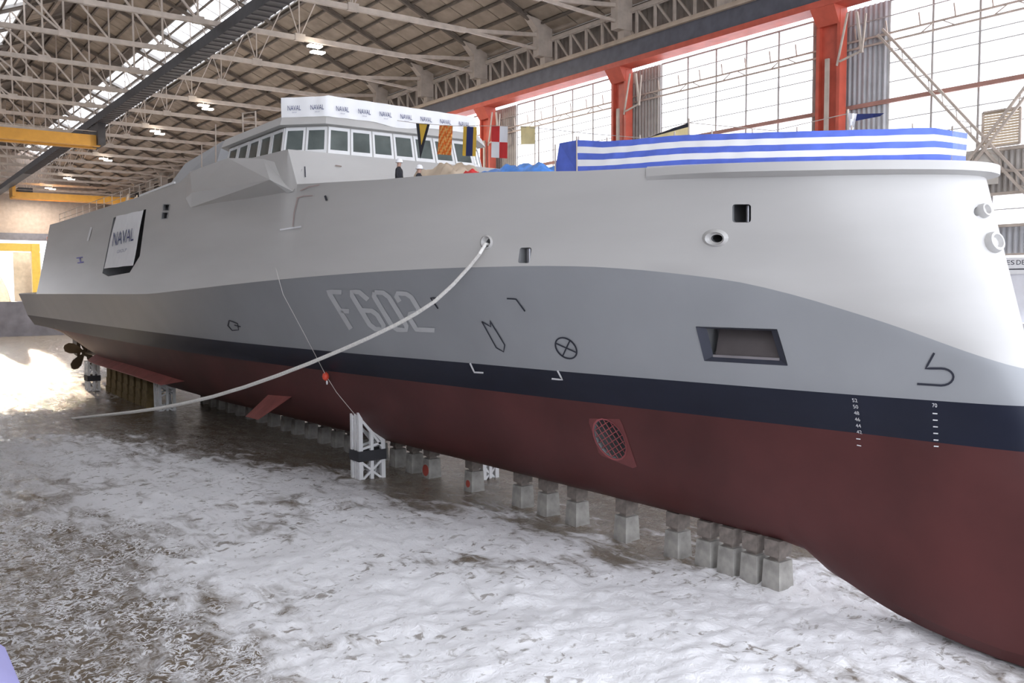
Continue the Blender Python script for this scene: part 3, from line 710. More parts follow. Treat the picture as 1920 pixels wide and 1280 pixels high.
def wins(a0, a1, b0, b1, n, mg=.1):
    for k in range(n):
        def P(u, v, o): 
            lo_, hi_ = a0+(a1-a0)*((k+u)/n), b0+(b1-b0)*((k+u)/n); nn = ((a1-a0).cross(b0-a0)).normalized()
            if nn.dot((a0+a1)/2-Vector((D, 43.5, nn.z))) < 0: nn = -nn
            return lo_+(hi_-lo_)*v+nn*o
        s = MB(); ou = [P(.03, .07, .05), P(.97, .07, .05), P(.97, .95, .05), P(.03, .95, .05)]; inn = [P(.12, .2, .05), P(.88, .2, .05), P(.88, .85, .05), P(.12, .85, .05)]; ib = [P(.12, .2, .015), P(.88, .2, .015), P(.88, .85, .015), P(.12, .85, .015)]; ob = [P(.03, .07, 0), P(.97, .07, 0), P(.97, .95, 0), P(.03, .95, 0)]
        for l in (ob, ou, inn, ib): s.v += [tuple(p) for p in l]
        for j in range(3):
            for i in range(4): s.f.append((j*4+i, j*4+(i+1) % 4, j*4+4+(i+1) % 4, j*4+4+i)); s.mi.append(0)
        wo = s.build('bridge_window', WHITE, SHIP)
        g = MB(); g.add(ib, [(0, 1, 2, 3)]); sub('pane', g.mesh('pane', GLASSD), wo)
wins(lo[0], lo[-1], up_[0], up_[-1], 7); wins(lo[1], lo[0], up_[1], up_[0], 2); wins(lo[2], lo[1], up_[2], up_[1], 5)
wins(lo[-1], lo[-2], up_[-1], up_[-2], 2)
# -- wheelhouse roof fittings, ladder mast, masts aft
s = MB()
for x, y, h in ((16.9, 47.2, 1.9), (17.3, 46.4, 1.9)): s.bar((x, y, zb1), (x, y, zb1+h), .07)
for k in range(7): s.bar((16.9, 47.2, zb1+.3+k*.26), (17.3, 46.4, zb1+.3+k*.26), .05)
s.build('ladder_mast', STEEL, SHIP)
for (x, y, z0, z1) in ((16.6, 53.5, 15, 17.5), (16.5, 50.6, 15.4, 18.2), (16.2, 47.5, 15.3, 17.0), (16.4, 45.6, 15.4, 16.9)):
    s = MB(); s.tube([(x, y, z0), (x+.1, y+.1, z1)], [.05, .025], 6); s.build('whip_aerial', STEEL, SHIP)
DG = GREY
s = MB(); s.hexa([(17.2, 54, 14.9), (25.8, 54, 14.9), (25.8, 66, 14.9), (17.2, 66, 14.9), (18.6, 55.5, 18.1), (24.4, 55.5, 18.1), (24.4, 63.5, 17.6), (18.6, 63.5, 17.6)]); s.build('funnel_block', DG, SHIP)
s = MB(); s.hexa([(17.6, 66, 14.9), (25.4, 66, 14.9), (25.4, 78, 14.9), (17.6, 78, 14.9), (18.4, 66.5, 16.4), (24.6, 66.5, 16.4), (24.6, 77.5, 16.2), (18.4, 77.5, 16.2)]); s.build('after_house', GREY, SHIP)
for k in range(14):
    y = 57+k*2.6; s = MB(); s.bar((15.25, y, 14.9), (15.25, y, 15.9), .045)
    if k < 13: s.bar((15.25, y, 15.85), (15.25, y+2.6, 15.85), .03); s.bar((15.25, y, 15.4), (15.25, y+2.6, 15.4), .03)
    s.build('guard_rail', STEEL, SHIP)
for k in range(5):
    x, y = 17.6+random.random(), 76+k*.8; s = MB(); s.bar((x, y, 14.9), (x+random.uniform(-.5, .5), y+random.uniform(-.4, .4), 16.6), .08); s.build('deck_stanchion', mat('wood_pale', (.5, .4, .3), .8), SHIP)
s = MB(); s.bar((15.1, 53.6, 15.15), (15.1, 61.5, 15.05), .1, .12); s.build('white_edge_bar', WHITE, SHIP)  # plain white bar along the top edge of the aft side
# small side fittings
for q_ in VENTS: stroke([q_], 1.6, 'side_vent', GREY, .03, close=True)
stroke([[(565, 358), (580, 351), (601, 347)], [(558, 372), (570, 368), (588, 367)], [(560, 372), (553, 400), (551, 425)]], 2, 'scaffold_line', mat('pink_line', (.42, .33, .31), .8), .05)
stroke([[(526, 431), (566, 425)]], 3, 'chalk_line', MARKW, .03); stroke([[(172, 426), (165, 452)]], 3.5, 'chalk_line', MARKW, .03)
stroke([[(611, 367), (614, 376)]], 4, 'side_light', MARKB, .04); stroke([[(571, 313), (572, 333)]], 2, 'side_light', MARKB, .04); stroke([[(628, 311), (640, 313)]], 2.5, 'side_light', mat('pipe_brown', (.25, .2, .17), .7), .04)
ns = stroke([[(144, 484), (156, 482)], [(146, 493), (158, 491)], [(150, 484), (152, 492)]], 2, 'side_marking', mat('mark_blue', (.16, .15, .5), .6), .03)
# -- underwater fittings
FRED = mat('fin_red', (.30, .085, .075), .5, var=.2)
def hul(y, z):                                 # half breadth of the bottom
    t = max(0, (z-zk(y))/(Z1-zk(y))); return h1(y)*t**pw(y)
s = MB(); n = 24; top = []
for k in range(n+1):
    y = 58.5+30*k/n; f = min(1, k/2, (n-k)/2); z = 3.1+.25*math.sin(k/n*3); xo = D-hul(y, z); top.append([(xo+.25, y, z+.1), (xo-.75*f, y, z-.45*f), (xo-.75*f, y, z-.5*f), (xo+.25, y, z-.02)])
s.grid(top); s.build('bilge_keel', FRED, SHIP)
s = MB(); r0_ = Vector((D-hul(43.5, 3.7)+.3, 42.6, 3.75)); r1_ = Vector((D-hul(45.4, 3.6)+.3, 45.6, 3.6)); t0 = Vector((D-hul(44, 3.7)-1.2, 44.0, 2.35)); t1 = Vector((D-hul(45, 3.6)-1.15, 45.9, 2.3)); dn = Vector((-.12, 0, -.12))
s.hexa([r0_, r1_, t1, t0, r0_-dn, r1_-dn, t1-dn*.5, t0-dn*.5]); s.build('stabiliser_fin', FRED, SHIP)
for sg_ in (-1, 1):
    x = D+sg_*3.3; s = MB(); s.tube([(x, 84, 3.0), (x, 97, 2.75)], .18, 10); s.build('propeller_shaft', BRONZE, SHIP)
    s = MB(); s.bar((x, 95.5, 2.8), (x, 95.3, 4.2), .12, .5); s.build('shaft_bracket', BRONZE, SHIP)
    s = MB(); s.tube([(x, 96.6, 2.75), (x, 97.9, 2.75)], [.42, .2], 12); hub = s.build('propeller_hub', BRONZE, SHIP)
    for k in range(5):
        a = 2*math.pi*k/5+.3; s = MB(); rad = Vector((math.cos(a), 0, math.sin(a))); tg = Vector((-math.sin(a), 0, math.cos(a))); rows = []
        for r_, c_, tw in ((.3, .25, .9), (.8, .5, .7), (1.3, .62, .55), (1.75, .5, .45), (2.0, .15, .4)):
            dv = tg*math.cos(tw)*c_+Vector((0, 1, 0))*math.sin(tw)*c_; cp = Vector((x, 97.1, 2.75))+rad*r_; rows.append([cp-dv, cp+Vector((0, .05, 0)), cp+dv])
        s.grid(rows); rows2 = [[p-Vector((0, .06, 0)) for p in r_] for r_ in rows]; s.grid(rows2); s.smooth = True; sub('blade', s.mesh('blade', BRONZE), hub)
    s = MB(); s.hexa([(x-.15, 100.4, 2.1), (x+.15, 100.4, 2.1), (x+.1, 102.6, 2.3), (x-.1, 102.6, 2.3), (x-.2, 100, 5), (x+.2, 100, 5), (x+.12, 102.9, 5.1), (x-.12, 102.9, 5.1)]); s.build('rudder', BRONZE, SHIP)

# ------------------------------------------------------------------ keel blocks
def block_parts(w_, d_, h_, cap):
    a = MB(); wb, db = w_*1.2, d_*1.2
    a.hexa([(-wb/2, -db/2, 0), (wb/2, -db/2, 0), (wb/2, db/2, 0), (-wb/2, db/2, 0), (-w_/2, -d_/2, h_), (w_/2, -d_/2, h_), (w_/2, d_/2, h_), (-w_/2, d_/2, h_)]); a.box((-wb*.58, -db*.56, 0), (wb*.58, db*.56, .42))
    b_ = MB(); b_.box((-w_*.3, -d_*.28, h_), (w_*.3, d_*.28, h_+.12)); c_ = MB(); c_.box((-w_*.48, -d_*.47, h_+.12), (w_*.48, d_*.47, cap))
    return a.mesh('concrete_base', CONC), b_.mesh('wedge', WOOD), c_.mesh('timber_cap', WOOD)
KZ = -.3
BM = block_parts(.6, .56, 1.36, 1.97)
REDCIRC = mat('red_spot', (.42, .07, .05), .7)
bx = [1470, 1427, 1383, 1340, 1280, 1183, 1090, 1035, 987, 895, 815, 783, 752, 718, 690, 665, 640, 615, 590, 565, 545, 520, 498, 478, 458, 440, 423, 408, 393]
special = {815: 'concrete keel block painted with a large red disc', 895: 'concrete keel block with a faint red smear, alone between wide gaps'}
for i, px in enumerate(bx):
    y = onX(px, 900, D).y+.1
    lab = special.get(px, 'pale concrete keel block with a timber cap under the forefoot of the ship' if px > 1300 else 'pale concrete keel block with a timber cap standing clear under the red bottom' if px > 850 else 'grey concrete keel block in the shaded row under the midship bottom')
    grp = None if px in special else 'keel blocks at the forefoot' if px > 1300 else 'keel blocks standing clear' if px > 850 else 'shaded keel blocks amidships'
    t = thing('keel_block', lab, 'block', (D-.1, y, KZ), grp)
    for nm, q in zip(('concrete_base', 'wedge', 'timber_cap'), BM): link(nm, q, t, (0, 0, 0))
    if px in special:
        s = MB(); s.lathe([(.001, 0), (.27 if px == 815 else .16, .001), (.27 if px == 815 else .16, .012), (.001, .013)], (0, 0, 0), 18, M=Matrix.Rotation(-math.pi/2+.044, 3, 'Y'))
        link('red_disc', s.mesh('red_disc', REDCIRC), t, (-.321, .0, .82))
YB = [70+2.0*k for k in range(7)]
def hz(h, y):                                  # height of the bottom at half-breadth h
    return zk(y)+(Z1-zk(y))*min(1, (h/h1(y)))**(1/pw(y))
for y in YB:
    x = D-3.9; ym = MB(); ym.box((-.55, -.75, 0), (.55, .75, 1.0)); ym.box((-.5, -.7, 1.0), (.5, .7, 1.75)); q = [(-.45, -.65), (.45, -.65), (.45, .65), (-.45, .65)]
    ym.hexa([(a, c, 1.75) for a, c in q]+[(a, c, hz(D-x-a, y+c)+.03-KZ) for a, c in q])
    o = link('side_block', ym.mesh('side_block', WOODY), None, (x, y, KZ)); tag(o, 'yellowish timber side block stacked under the bilge keel', 'block', 'timber side blocks under the bilge keel')
# white lattice support towers
def under_keel(x, y):                           # underside of the bilge keel plate
    z = 3.1+.25*math.sin((y-58.5)/30*3); xo = D-hul(y, z); return z-.02-.48*min(1, max(0, (xo+.25-x)))
def tower(x, y, wx, wy, lab, belt, m_=WHITE, top=lambda x, y: hz(abs(D-x), y)):
    t = thing('support_tower', lab, 'support', (x, y, KZ)); P = [(x-wx/2, y-wy/2), (x+wx/2, y-wy/2), (x+wx/2, y+wy/2), (x-wx/2, y+wy/2)]
    tops = [top(*p)+.03 for p in P]; sag = max(0, (tops[0]+tops[1])/2-top(x, y-wy/2))+.07
    for p, zt_ in zip(P, tops):
        s = MB(); s.bar((*p, KZ), (*p, zt_), .2); s.build('leg', m_, t)
    s = MB(); s.bar((x, y-wy/2, KZ), (x, y-wy/2, top(x, y-wy/2)+.03), .16); s.bar((x-wx/2, y, KZ), (x-wx/2, y, top(x-wx/2, y)+.03), .16); s.build('mid_post', m_, t)
    zm = 1.25 if belt else .9
    for i in range(4):
        a, c = P[i], P[(i+1) % 4]; za, zc_ = tops[i], tops[(i+1) % 4]
        s = MB(); s.bar((*a, zm+.35), (*c, zc_-sag-.05), .11); s.build('brace', m_, t); s = MB(); s.bar((*a, za-sag-.05), (*c, zm+.35), .11); s.build('brace', m_, t)
        s = MB(); s.bar((*a, za-sag), (*c, zc_-sag), .14); s.build('top_rail', m_, t); s = MB(); s.bar((*a, 0.1), (*c, zm-.2), .1); s.build('brace', m_, t); s = MB(); s.bar((*c, 0.1), (*a, zm-.2), .1); s.build('brace', m_, t)
    if belt:
        s = MB(); s.box((x-wx/2-.14, y-wy/2-.14, zm-.2), (x+wx/2+.14, y+wy/2+.14, zm+.28)); s.build('dark_belt', mat('belt_dark', (.035, .035, .04), .7), t)
tower(18.95, 37.3, 1.15, .7, 'white steel lattice tower with a dark belt propping the hull near the stabiliser', True)
tower(17.9, 67.5, 1.0, 1.2, 'white lattice prop at the fore end of the bilge keel', False)
tower(16.35, 84.5, .8, 1.2, 'white and dark prop at the after end of the bilge keel', True, top=under_keel)
tower(23.4, 34.2, .7, .9, 'slim white lattice prop on the far side of the keel blocks', False)

# ------------------------------------------------------------------ ropes
def proj(P):
    v = Vector(P)-EYE; w_ = v.dot(FW); return 960+FPX*v.dot(RT)/w_, 640-FPX*v.dot(UP)/w_
h, n = cast(914, 458, .05)
A2, B2 = Vector((h.x-.02, h.y)), Vector((11.6, 67.6)); dirn = B2-A2
def plan_x(Y): return min(A2.x+(B2.x-A2.x)*(Y-A2.y)/(B2.y-A2.y), D-hc(Y)-.22) if Y > A2.y+.9 else A2.x-.3
def on_plan(x, y):                              # photo point carried to the rope's path in plan, clear of the flare
    d = ray(x, y); lo_, hi_ = 8., 120.
    for _ in range(60):
        m_ = (lo_+hi_)/2
        if m_*d.x/d.y > plan_x(m_): hi_ = m_
        else: lo_ = m_
    return EYE+d*(lo_/d.y)
rp = [on_plan(*p) for p in [(914, 458), (900, 475), (880, 500), (850, 533), (815, 565), (780, 588), (740, 610), (690, 634), (640, 656), (580, 681), (520, 704), (460, 725), (400, 743), (350, 755), (300, 765), (250, 772), (190, 779), (135, 784)]]
rp[0] = h-n*.3; rp.insert(1, h+n*.04); rp[-1].z = min(rp[-1].z, .1)
s = MB(); s.tube(rp, [.05+.055*k/len(rp) for k in range(len(rp))], 8); s.smooth = True
tag(s.build('mooring_rope', ROPEM), 'thick white mooring rope hanging from the bow fairlead to the water', 'rope')
t = thing('float_line', 'thin cord with a red float hanging down the ship side', 'cord', tuple(cast(620, 700, .3)[0]))
fp = [cast(x, y, .28)[0] for x, y in [(528, 505), (540, 545), (580, 620), (618, 695), (640, 730), (672, 768)]]
s = MB(); s.tube(fp, .014, 5); s.build('cord', mat('cord_grey', (.55, .53, .5), .8), t)
c = cast(620, 701, .28)[0]; s = MB(); s.lathe([(.03, -.2), (.13, -.12), (.16, 0), (.13, .12), (.03, .2)], c, 12); s.smooth = True; s.build('float_ball', mat('float_red', (.75, .08, .04), .45), t)
s = MB(); s.lathe([(.03, -.09), (.05, 0), (.03, .09)], c+Vector((.06, .0, -.28)), 8); s.build('shackle', MARKW, t)

# ------------------------------------------------------------------ banners, canvas and flags
dt = thing('name_banner', 'white banner reading NAVAL hung over the side door of the ship', 'banner', tuple(cast(235, 500)[0]))
q = [(221, 406), (273, 394), (252, 498), (197, 504)]; qa = [Vector(p) for p in q]; rows = []
def bil(qq, u, v): a, b_, c, d = qq; return (a*(1-u)+b_*u)*(1-v)+(d*(1-u)+c*u)*v
for i in range(11):
    rows.append([cast(*bil(qa, k/10, i/10), .1+.03*math.sin(k*1.3+i*.5))[0] for k in range(11)])
s = MB(); s.grid(rows); s.smooth = True; s.build('cloth', WHITF, dt)
NB = mat('letter_navy', (.04, .05, .16), .7)
tq = [Vector(p) for p in [(218, 437), (257, 428), (255, 452), (215, 463)]]
text_mesh('NAVAL', lambda u, v: cast(*bil(tq, u, 1-v), .17)[0], 'x', NB).build('lettering', NB, dt)
tq2 = [Vector(p) for p in [(225, 470), (243, 466), (242, 472), (224, 476)]]
text_mesh('GROUP', lambda u, v: cast(*bil(tq2, u, 1-v), .17)[0], 'x', NB).build('lettering', mat('letter_pale', (.3, .3, .4), .7), dt)
# bridge banner
bt = thing('bridge_banner', 'long white banner repeating NAVAL wrapped round the wheelhouse roof', 'banner', (19, 38, zb1+.42))
c0, c1, c2 = octo(.02, 0)[1], octo(.02, 0)[0], octo(.02, 0)[-1]
def ban(u):                                     # 0..1 along chamfer then front
    if u < .21: return c1+(c0-c1)*(1-u/.21), 0
    return c1+(c2-c1)*((u-.21)/.79), 1
cols = []
for k in range(61):
    u = k/60; p, f = ban(u); o = Vector((-.06 if not f else 0, -.08, 0))+Vector((0, -.025*math.sin(k*1.1), 0))
    zb_ = zb1+.34-.15*max(0, math.sin((u-.45)/.25*math.pi))*(.45 < u < .7); zt_ = zb1+1.28-(.12*(u-.21)/.79 if u > .21 else .05)
    cols.append([Vector((p.x, p.y, zb_))+o, Vector((p.x, p.y, (zb_+zt_)/2))+o*1.3, Vector((p.x, p.y, zt_))+o])
s = MB(); s.grid(cols); s.smooth = True; s.build('cloth', WHITF, bt)
for k in range(9):
    u0 = .035+k*.108; 
    def fn(u, v, dz=.62, hh=.22, wd_=.062, u0=u0):
        p, f = ban(min(1, u0+u*wd_)); return Vector((p.x-(.14 if not f else 0), p.y-.17, zb1+dz+v*hh))
    text_mesh('NAVAL', fn, 'x', NB).build('lettering', NB, bt)
    text_mesh('GROUP', lambda u, v, u0=u0: fn(u, v, .5, .06, .022, u0+.02), 'x', NB).build('lettering', MATS['letter_pale'], bt)
# Greek striped canvas on the forecastle rail
railp = []
for k in range(120):
    y = 22.5-(22.5-11.0)*min(1, k/95.); 
    railp.append((D-max(0, ht(y)-.22), y))
y = 10.62
for k in range(14):
    f = k/13; yy = 11.0+f*.9; railp.append((D+max(0, ht(yy)-.22), yy))
TOP = [(1040, 263), (1085, 262), (1130, 265), (1180, 262), (1230, 257), (1280, 253), (1400, 249), (1500, 246), (1650, 242), (1752, 239), (1775, 243), (1812, 250)]
BOT = [(1040, 322), (1085, 324), (1130, 322), (1280, 311), (1400, 308), (1500, 306), (1650, 303), (1752, 301), (1775, 301), (1812, 303)]
tp_, bt_ = lin(TOP), lin(BOT)
def zfor(X, Y, yt):
    lo_, hi_ = 5., 25.
    for _ in range(40):
        m_ = (lo_+hi_)/2
        if proj((X, Y, m_))[1] > yt: lo_ = m_
        else: hi_ = m_
    return lo_
strip = []
for X, Y in railp:
    x = proj((X, Y, 12.3))[0]
    if x < 1080 or x > 1815: continue
    za, zb_ = zfor(X, Y, bt_(x)), zfor(X, Y, tp_(x)); st = []
    for f in (0, .2, .4, .6, .8, 1): st.append(Vector((X+.02*math.sin(Y*9+f*7), Y+.02*math.sin(Y*7+f*5), za+(zb_-za)*f)))
    strip.append(st)
cv = thing('striped_canvas', 'blue and white striped canvas laced round the forecastle rail', 'canvas', (D-3, 14, 12.1))
s = MB(); s.grid(strip, lambda i, k: k % 2); s.smooth = True; s.build('cloth', [BLUEF, WHITF], cv)
e0 = strip[0]; s = MB(); s.grid([[e0[0], e0[-1]], [e0[0]+Vector((.05, 1.15, .05)), e0[-1]+Vector((.15, 1.0, .05))]]); s.build('end_panel', BLUEF, cv)
for i in range(0, len(strip), 9):
    a, b_ = strip[i][0], strip[i][-1]; s = MB(); s.tube([a+Vector((.08, .03, -.2)), b_+Vector((.08, .03, .12))], .022, 6); s.build('stanchion', STEEL, cv)
s = MB(); s.tube([e0[0]+Vector((-.03, -.02, -.15)), e0[-1]+Vector((-.03, -.02, .1))], .025, 6); s.build('stanchion', STEEL, cv); s = MB(); q_ = e0[0]+Vector((0, 1.1, 0)); s.tube([q_+Vector((-.03, -.1, -.15)), q_+Vector((-.03, -.1, .95))], .025, 6); s.build('stanchion', STEEL, cv)
def quadpx(pts, X, name, mats, nx=1, ny=1, mi=0, parent=None, rip=.04):
    qq = [Vector(p) for p in pts]; rows = []
    for j in range(ny+1): rows.append([onX(*bil(qq, i/nx, j/ny), X+rip*math.sin(i*2.1+j*.8)) for i in range(nx+1)])
    s = MB(); s.grid(rows, mi); s.smooth = 60; return s.build(name, mats, parent)
FY = mat('flag_yellow', (.72, .46, .05), .8); FB = mat('flag_black', (.02, .02, .03), .8); FO = mat('flag_orange', (.75, .17, .02), .8); FN = mat('flag_navy', (.02, .03, .12), .8); FR = mat('flag_red', (.62, .03, .03), .8); FP = mat('flag_pale_yellow', (.85, .7, .35), .8)
LX = 20.0
def flag(label, build):
    o = build(); tag(o, label, 'flag', 'signal flags'); del o['group']; return o
def pennant():
    s = MB(); P = lambda x, y, d=0: onX(x, y, LX+d); s.add([P(780, 231), P(806, 233), P(788, 298)], [(0, 1, 2)], 0); s.add([P(786, 232.5, -.03), P(801, 233.5, -.03), P(790, 272, -.03)], [(0, 1, 2)], 1); s.add([P(780, 231, .02), P(806, 233, .02), P(788, 298, .02)], [(0, 1, 2)], 0)
    return s.build('signal_flag', [FB, FY])
flag('black-edged yellow swallow pennant hanging in front of the wheelhouse windows', pennant)
flag('orange and red diagonally striped flag in front of the wheelhouse', lambda: quadpx([(824, 235), (849, 236), (846, 291), (820, 289)], LX, 'signal_flag', [FO, mat('flag_deep_orange', (.8, .4, .12), .8)], 10, 20, lambda i, k: ((i+2*k)//3+k//5) % 2))
flag('blue flag with yellow side bands beside the orange one', lambda: quadpx([(869, 237), (894, 238), (892, 293), (867, 292)], LX, 'signal_flag', [FY, FN], 4, 6, lambda i, k: 1 if k in (1, 2) else 0))
flag('red and white quartered flag hanging by the red column', lambda: quadpx([(922, 236), (952, 237), (951, 297), (921, 295)], LX, 'signal_flag', [FR, WHITF], 4, 6, lambda i, k: (k//2+i//3) % 2))
flag('pale yellow flag hanging against the bright window', lambda: quadpx([(976, 236), (1003, 237), (1003, 270), (977, 271)], LX, 'signal_flag', [FP], 4, 6))
flag('dark navy streamer flag blown level above the forecastle canvas', lambda: quadpx([(1596, 214), (1658, 212), (1650, 218), (1592, 229)], LX, 'streamer_flag', [FN], 8, 3, rip=.03))
flag('white flag end hanging at the head of the navy streamer', lambda: quadpx([(1590, 212), (1607, 213), (1600, 244), (1593, 244)], LX-.05, 'streamer_flag', [WHITF], 4, 6))
flag('long black and yellow streamer sagging over the canvas', lambda: quadpx([(1213, 258), (1290, 230), (1291, 254), (1220, 259)], LX, 'streamer_flag', [FB, FP], 8, 3, lambda i, k: 0 if i == 0 else 1))
sp = [onX(745, 226, LX), onX(782, 231, LX), onX(850, 236, LX), onX(960, 236, LX), onX(1010, 240, LX), onX(1100, 250, LX), onX(1210, 259, LX), onX(1292, 230, LX), onX(1450, 245, LX), onX(1590, 213, LX)]
s = MB(); s.tube(sp, .012, 5); o = s.build('flag_line', STEEL); tag(o, 'thin halyard carrying the signal flags from wheelhouse to bow', 'line')
for px, py in ((1590, 205), (1292, 222), (1010, 236)):
    p = onX(px, py, LX); s = MB(); s.tube([(LX, p.y, 11.4), (LX, p.y, p.z)], .03, 6); s.build('flag_staff', STEEL, SHIP)
# tarpaulins heaped on the foredeck
def heap(x0, x1, y0, y1, z0, zt_, label, m_, seed, amp=1.):
    rows = []; n = 22
    for i in range(n+1):
        r_ = []
        for k in range(n+1):
            u, v = i/n, k/n; e = (max(0, 1-(2*u-1)**4)*max(0, 1-(2*v-1)**4))**.6
            r_.append((x0+(x1-x0)*u, y0+(y1-y0)*v, z0+(zt_-z0)*e*(.78+.28*amp*noise.noise(Vector((u*4+seed, v*6, 0)))+.08*amp*noise.noise(Vector((u*16, v*22+seed, 3))))))
        rows.append(r_)
    s = MB(); s.grid(rows); s.smooth = 60; tag(s.build('tarpaulin', m_), label, 'tarpaulin')
heap(17.5, 20.2, 22.6, 28.6, 11.85, 13.5, 'bright blue tarpaulin heaped on the foredeck', mat('tarp_blue', (.06, .22, .62), .5, var=.45, scale=2.5), 1)
heap(18.2, 20.6, 28.8, 33, 12.0, 14.3, 'tan canvas cover behind the blue tarpaulin', mat('tarp_tan', (.55, .44, .33), .8), 5)
heap(16.75, 17.48, 25.2, 26.2, 11.9, 13.3, 'small red canvas bag propped beside the blue tarpaulin', FR, 9, .25)

# ------------------------------------------------------------------ two workers on the foredeck
def person(x, y, z, kneel, label):
    J = {'pel': (0, 0, .95), 'sp': (0, .02, 1.2), 'ch': (0, .03, 1.4), 'nk': (0, .02, 1.52), 'hd': (0, 0, 1.64), 'ht': (0, 0, 1.74)}
    E_ = [('pel', 'sp'), ('sp', 'ch'), ('ch', 'nk'), ('nk', 'hd'), ('hd', 'ht')]; R = {'pel': .16, 'sp': .15, 'ch': .17, 'nk': .06, 'hd': .1, 'ht': .08}
    for sd, g in ((-1, 'l'), (1, 'r')):
        J[g+'h'] = (.1*sd, 0, .9); J[g+'k'] = (.11*sd, -.04, .5); J[g+'a'] = (.11*sd, .02, .08); J[g+'t'] = (.12*sd, -.16, .04)
        J[g+'s'] = (.2*sd, .02, 1.42); J[g+'e'] = (.27*sd, 0, 1.14); J[g+'w'] = (.22*sd, -.18, .95); J[g+'f'] = (.2*sd, -.26, .92)
        if kneel: J[g+'k'] = (.13*sd, -.32, .74-.34*(sd > 0)); J[g+'a'] = (.12*sd, .02, .39); J[g+'t'] = (.12*sd, -.1, .35)
        E_ += [('pel', g+'h'), (g+'h', g+'k'), (g+'k', g+'a'), (g+'a', g+'t'), ('ch', g+'s'), (g+'s', g+'e'), (g+'e', g+'w'), (g+'w', g+'f')]
        R.update({g+'h': .11, g+'k': .075, g+'a': .05, g+'t': .045, g+'s': .075, g+'e': .055, g+'w': .045, g+'f': .035})
    ks = list(J); me = bpy.data.meshes.new('body'); me.from_pydata([J[k] for k in ks], [(ks.index(a), ks.index(b_)) for a, b_ in E_], [])
    o = bpy.data.objects.new('body', me); COL.objects.link(o); o.modifiers.new('s', 'SKIN'); o.modifiers.new('d', 'SUBSURF').levels = 1
    for k, v in zip(ks, me.skin_vertices[0].data): v.radius = (R[k], R[k]); v.use_root = (k == 'pel')
    dg = bpy.context.evaluated_depsgraph_get(); dg.update(); m2 = bpy.data.meshes.new_from_object(o.evaluated_get(dg)); bpy.data.objects.remove(o)
    m2.materials.clear(); m2.materials.append(mat('overall_dark', (.02, .02, .025), .8)); m2.materials.append(mat('skin', (.45, .27, .2), .6))
    for p in m2.polygons: p.material_index = 1 if p.center.z > 1.53 else 0
    m2.shade_smooth(); t = thing('person', label, 'person', (x, y, z)); ob = link('body', m2, t, (0, 0, 0))
    s = MB(); s.lathe([(.15, 0), (.135, .02), (.125, .09), (.08, .15), (.01, .17)], (0, 0, 1.68), 14); s.smooth = True; link('helmet', s.mesh('helmet', WHITF), t, (0, 0, 0)); t.rotation_euler.z = math.radians(40)
person(16.75, 30.05, 12.05, False, 'person in dark overalls and white helmet standing at the bulwark')
person(16.95, 28.9, 11.7, True, 'person in dark overalls and white helmet stooping beside the blue tarpaulin')

# ------------------------------------------------------------------ bollard at the quay edge by the viewer
t = thing('fender_pad', 'lavender blue rounded rubber pad on the edge of the quay', 'fender', (.1, 4.3, 7.25))
# ------------------------------------------------------------------ water in the dock
def wblob(px, py, r_, s_): q = onZ(px, py, .15); return (q.x, q.y, r_, s_)
FOAM = [wblob(*a) for a in [(1100, 1150, 6.5, 1.), (700, 1010, 5.5, 1.), (1400, 1150, 5, 1.), (1650, 1220, 4.5, .9), (600, 1150, 4, .8), (850, 1250, 5, .9), (450, 980, 5, .75), (250, 880, 8, .8), (60, 740, 22, .8), (120, 850, 9, .85), (640, 930, 3.5, .9), (1000, 1030, 3, .9), (1480, 1085, 2.5, 1.), (330, 830, 7, .7), (450, 890, 6, .85), (350, 930, 6, .9), (560, 910, 4.5, .85), (480, 850, 4, .6), (540, 1060, 5, .95), (760, 1130, 5, 1.), (900, 1000, 4, .95), (1250, 1280, 5, 1.)]]
DARKZ = [wblob(*a) for a in [(600, 850, 4, .9), (470, 800, 8, .9), (330, 755, 12, .8), (760, 905, 2.5, .7), (1010, 985, 1.6, .5), (1200, 1045, 1.5, .4)]]
ROUGH = [wblob(*a) for a in [(150, 1150, 5, 1), (60, 1000, 6, 1), (300, 1250, 4, 1), (250, 1050, 4, 1), (20, 880, 8, .8)]]
def gs(L_, x, y): 
    v = 0.
    for a, b_, r_, s_ in L_: v = max(v, s_*math.exp(-((x-a)**2+(y-b_)**2)/(r_*r_)))
    return v
ys = [6.]
while ys[-1] < 192: ys.append(ys[-1]+.10+max(0, ys[-1]-14)*.0105)
ys[-1] = 191.99
xs_ = [.16+38.32*k/250 for k in range(251)]
wv, att, att2 = [], [], []
for yy in ys:
    for xx in xs_:
        f, dk, rg = gs(FOAM, xx, yy), gs(DARKZ, xx, yy), gs(ROUGH, xx, yy)
        fo = max(0, f-.8*dk)
        P = Vector((xx, yy*.8, 0)); big = noise.noise(P*.35); med = noise.noise(P*1.1+Vector((7, 3, 1))); sm_ = noise.noise(P*3.3+Vector((1, 9, 4)))
        z = .16+.13*fo+fo*(.16*big+.11*abs(med))+.05*med+(.035+.05*rg+.03*fo)*sm_
        if yy < 60: z += (.07*rg+.015)*noise.noise(P*6)
        wv.append((xx, yy, max(-.05, z))); att.append(fo); att2.append(rg)
nx = len(xs_); wf = [(i*nx+k, i*nx+k+1, (i+1)*nx+k+1, (i+1)*nx+k) for i in range(len(ys)-1) for k in range(nx-1)]
me = bpy.data.meshes.new('water'); me.from_pydata(wv, [], wf); me.update()
for nm, a_ in (('foam', att), ('rough', att2)):
    at = me.attributes.new(nm, 'FLOAT', 'POINT'); at.data.foreach_set('value', a_)
me.shade_smooth()
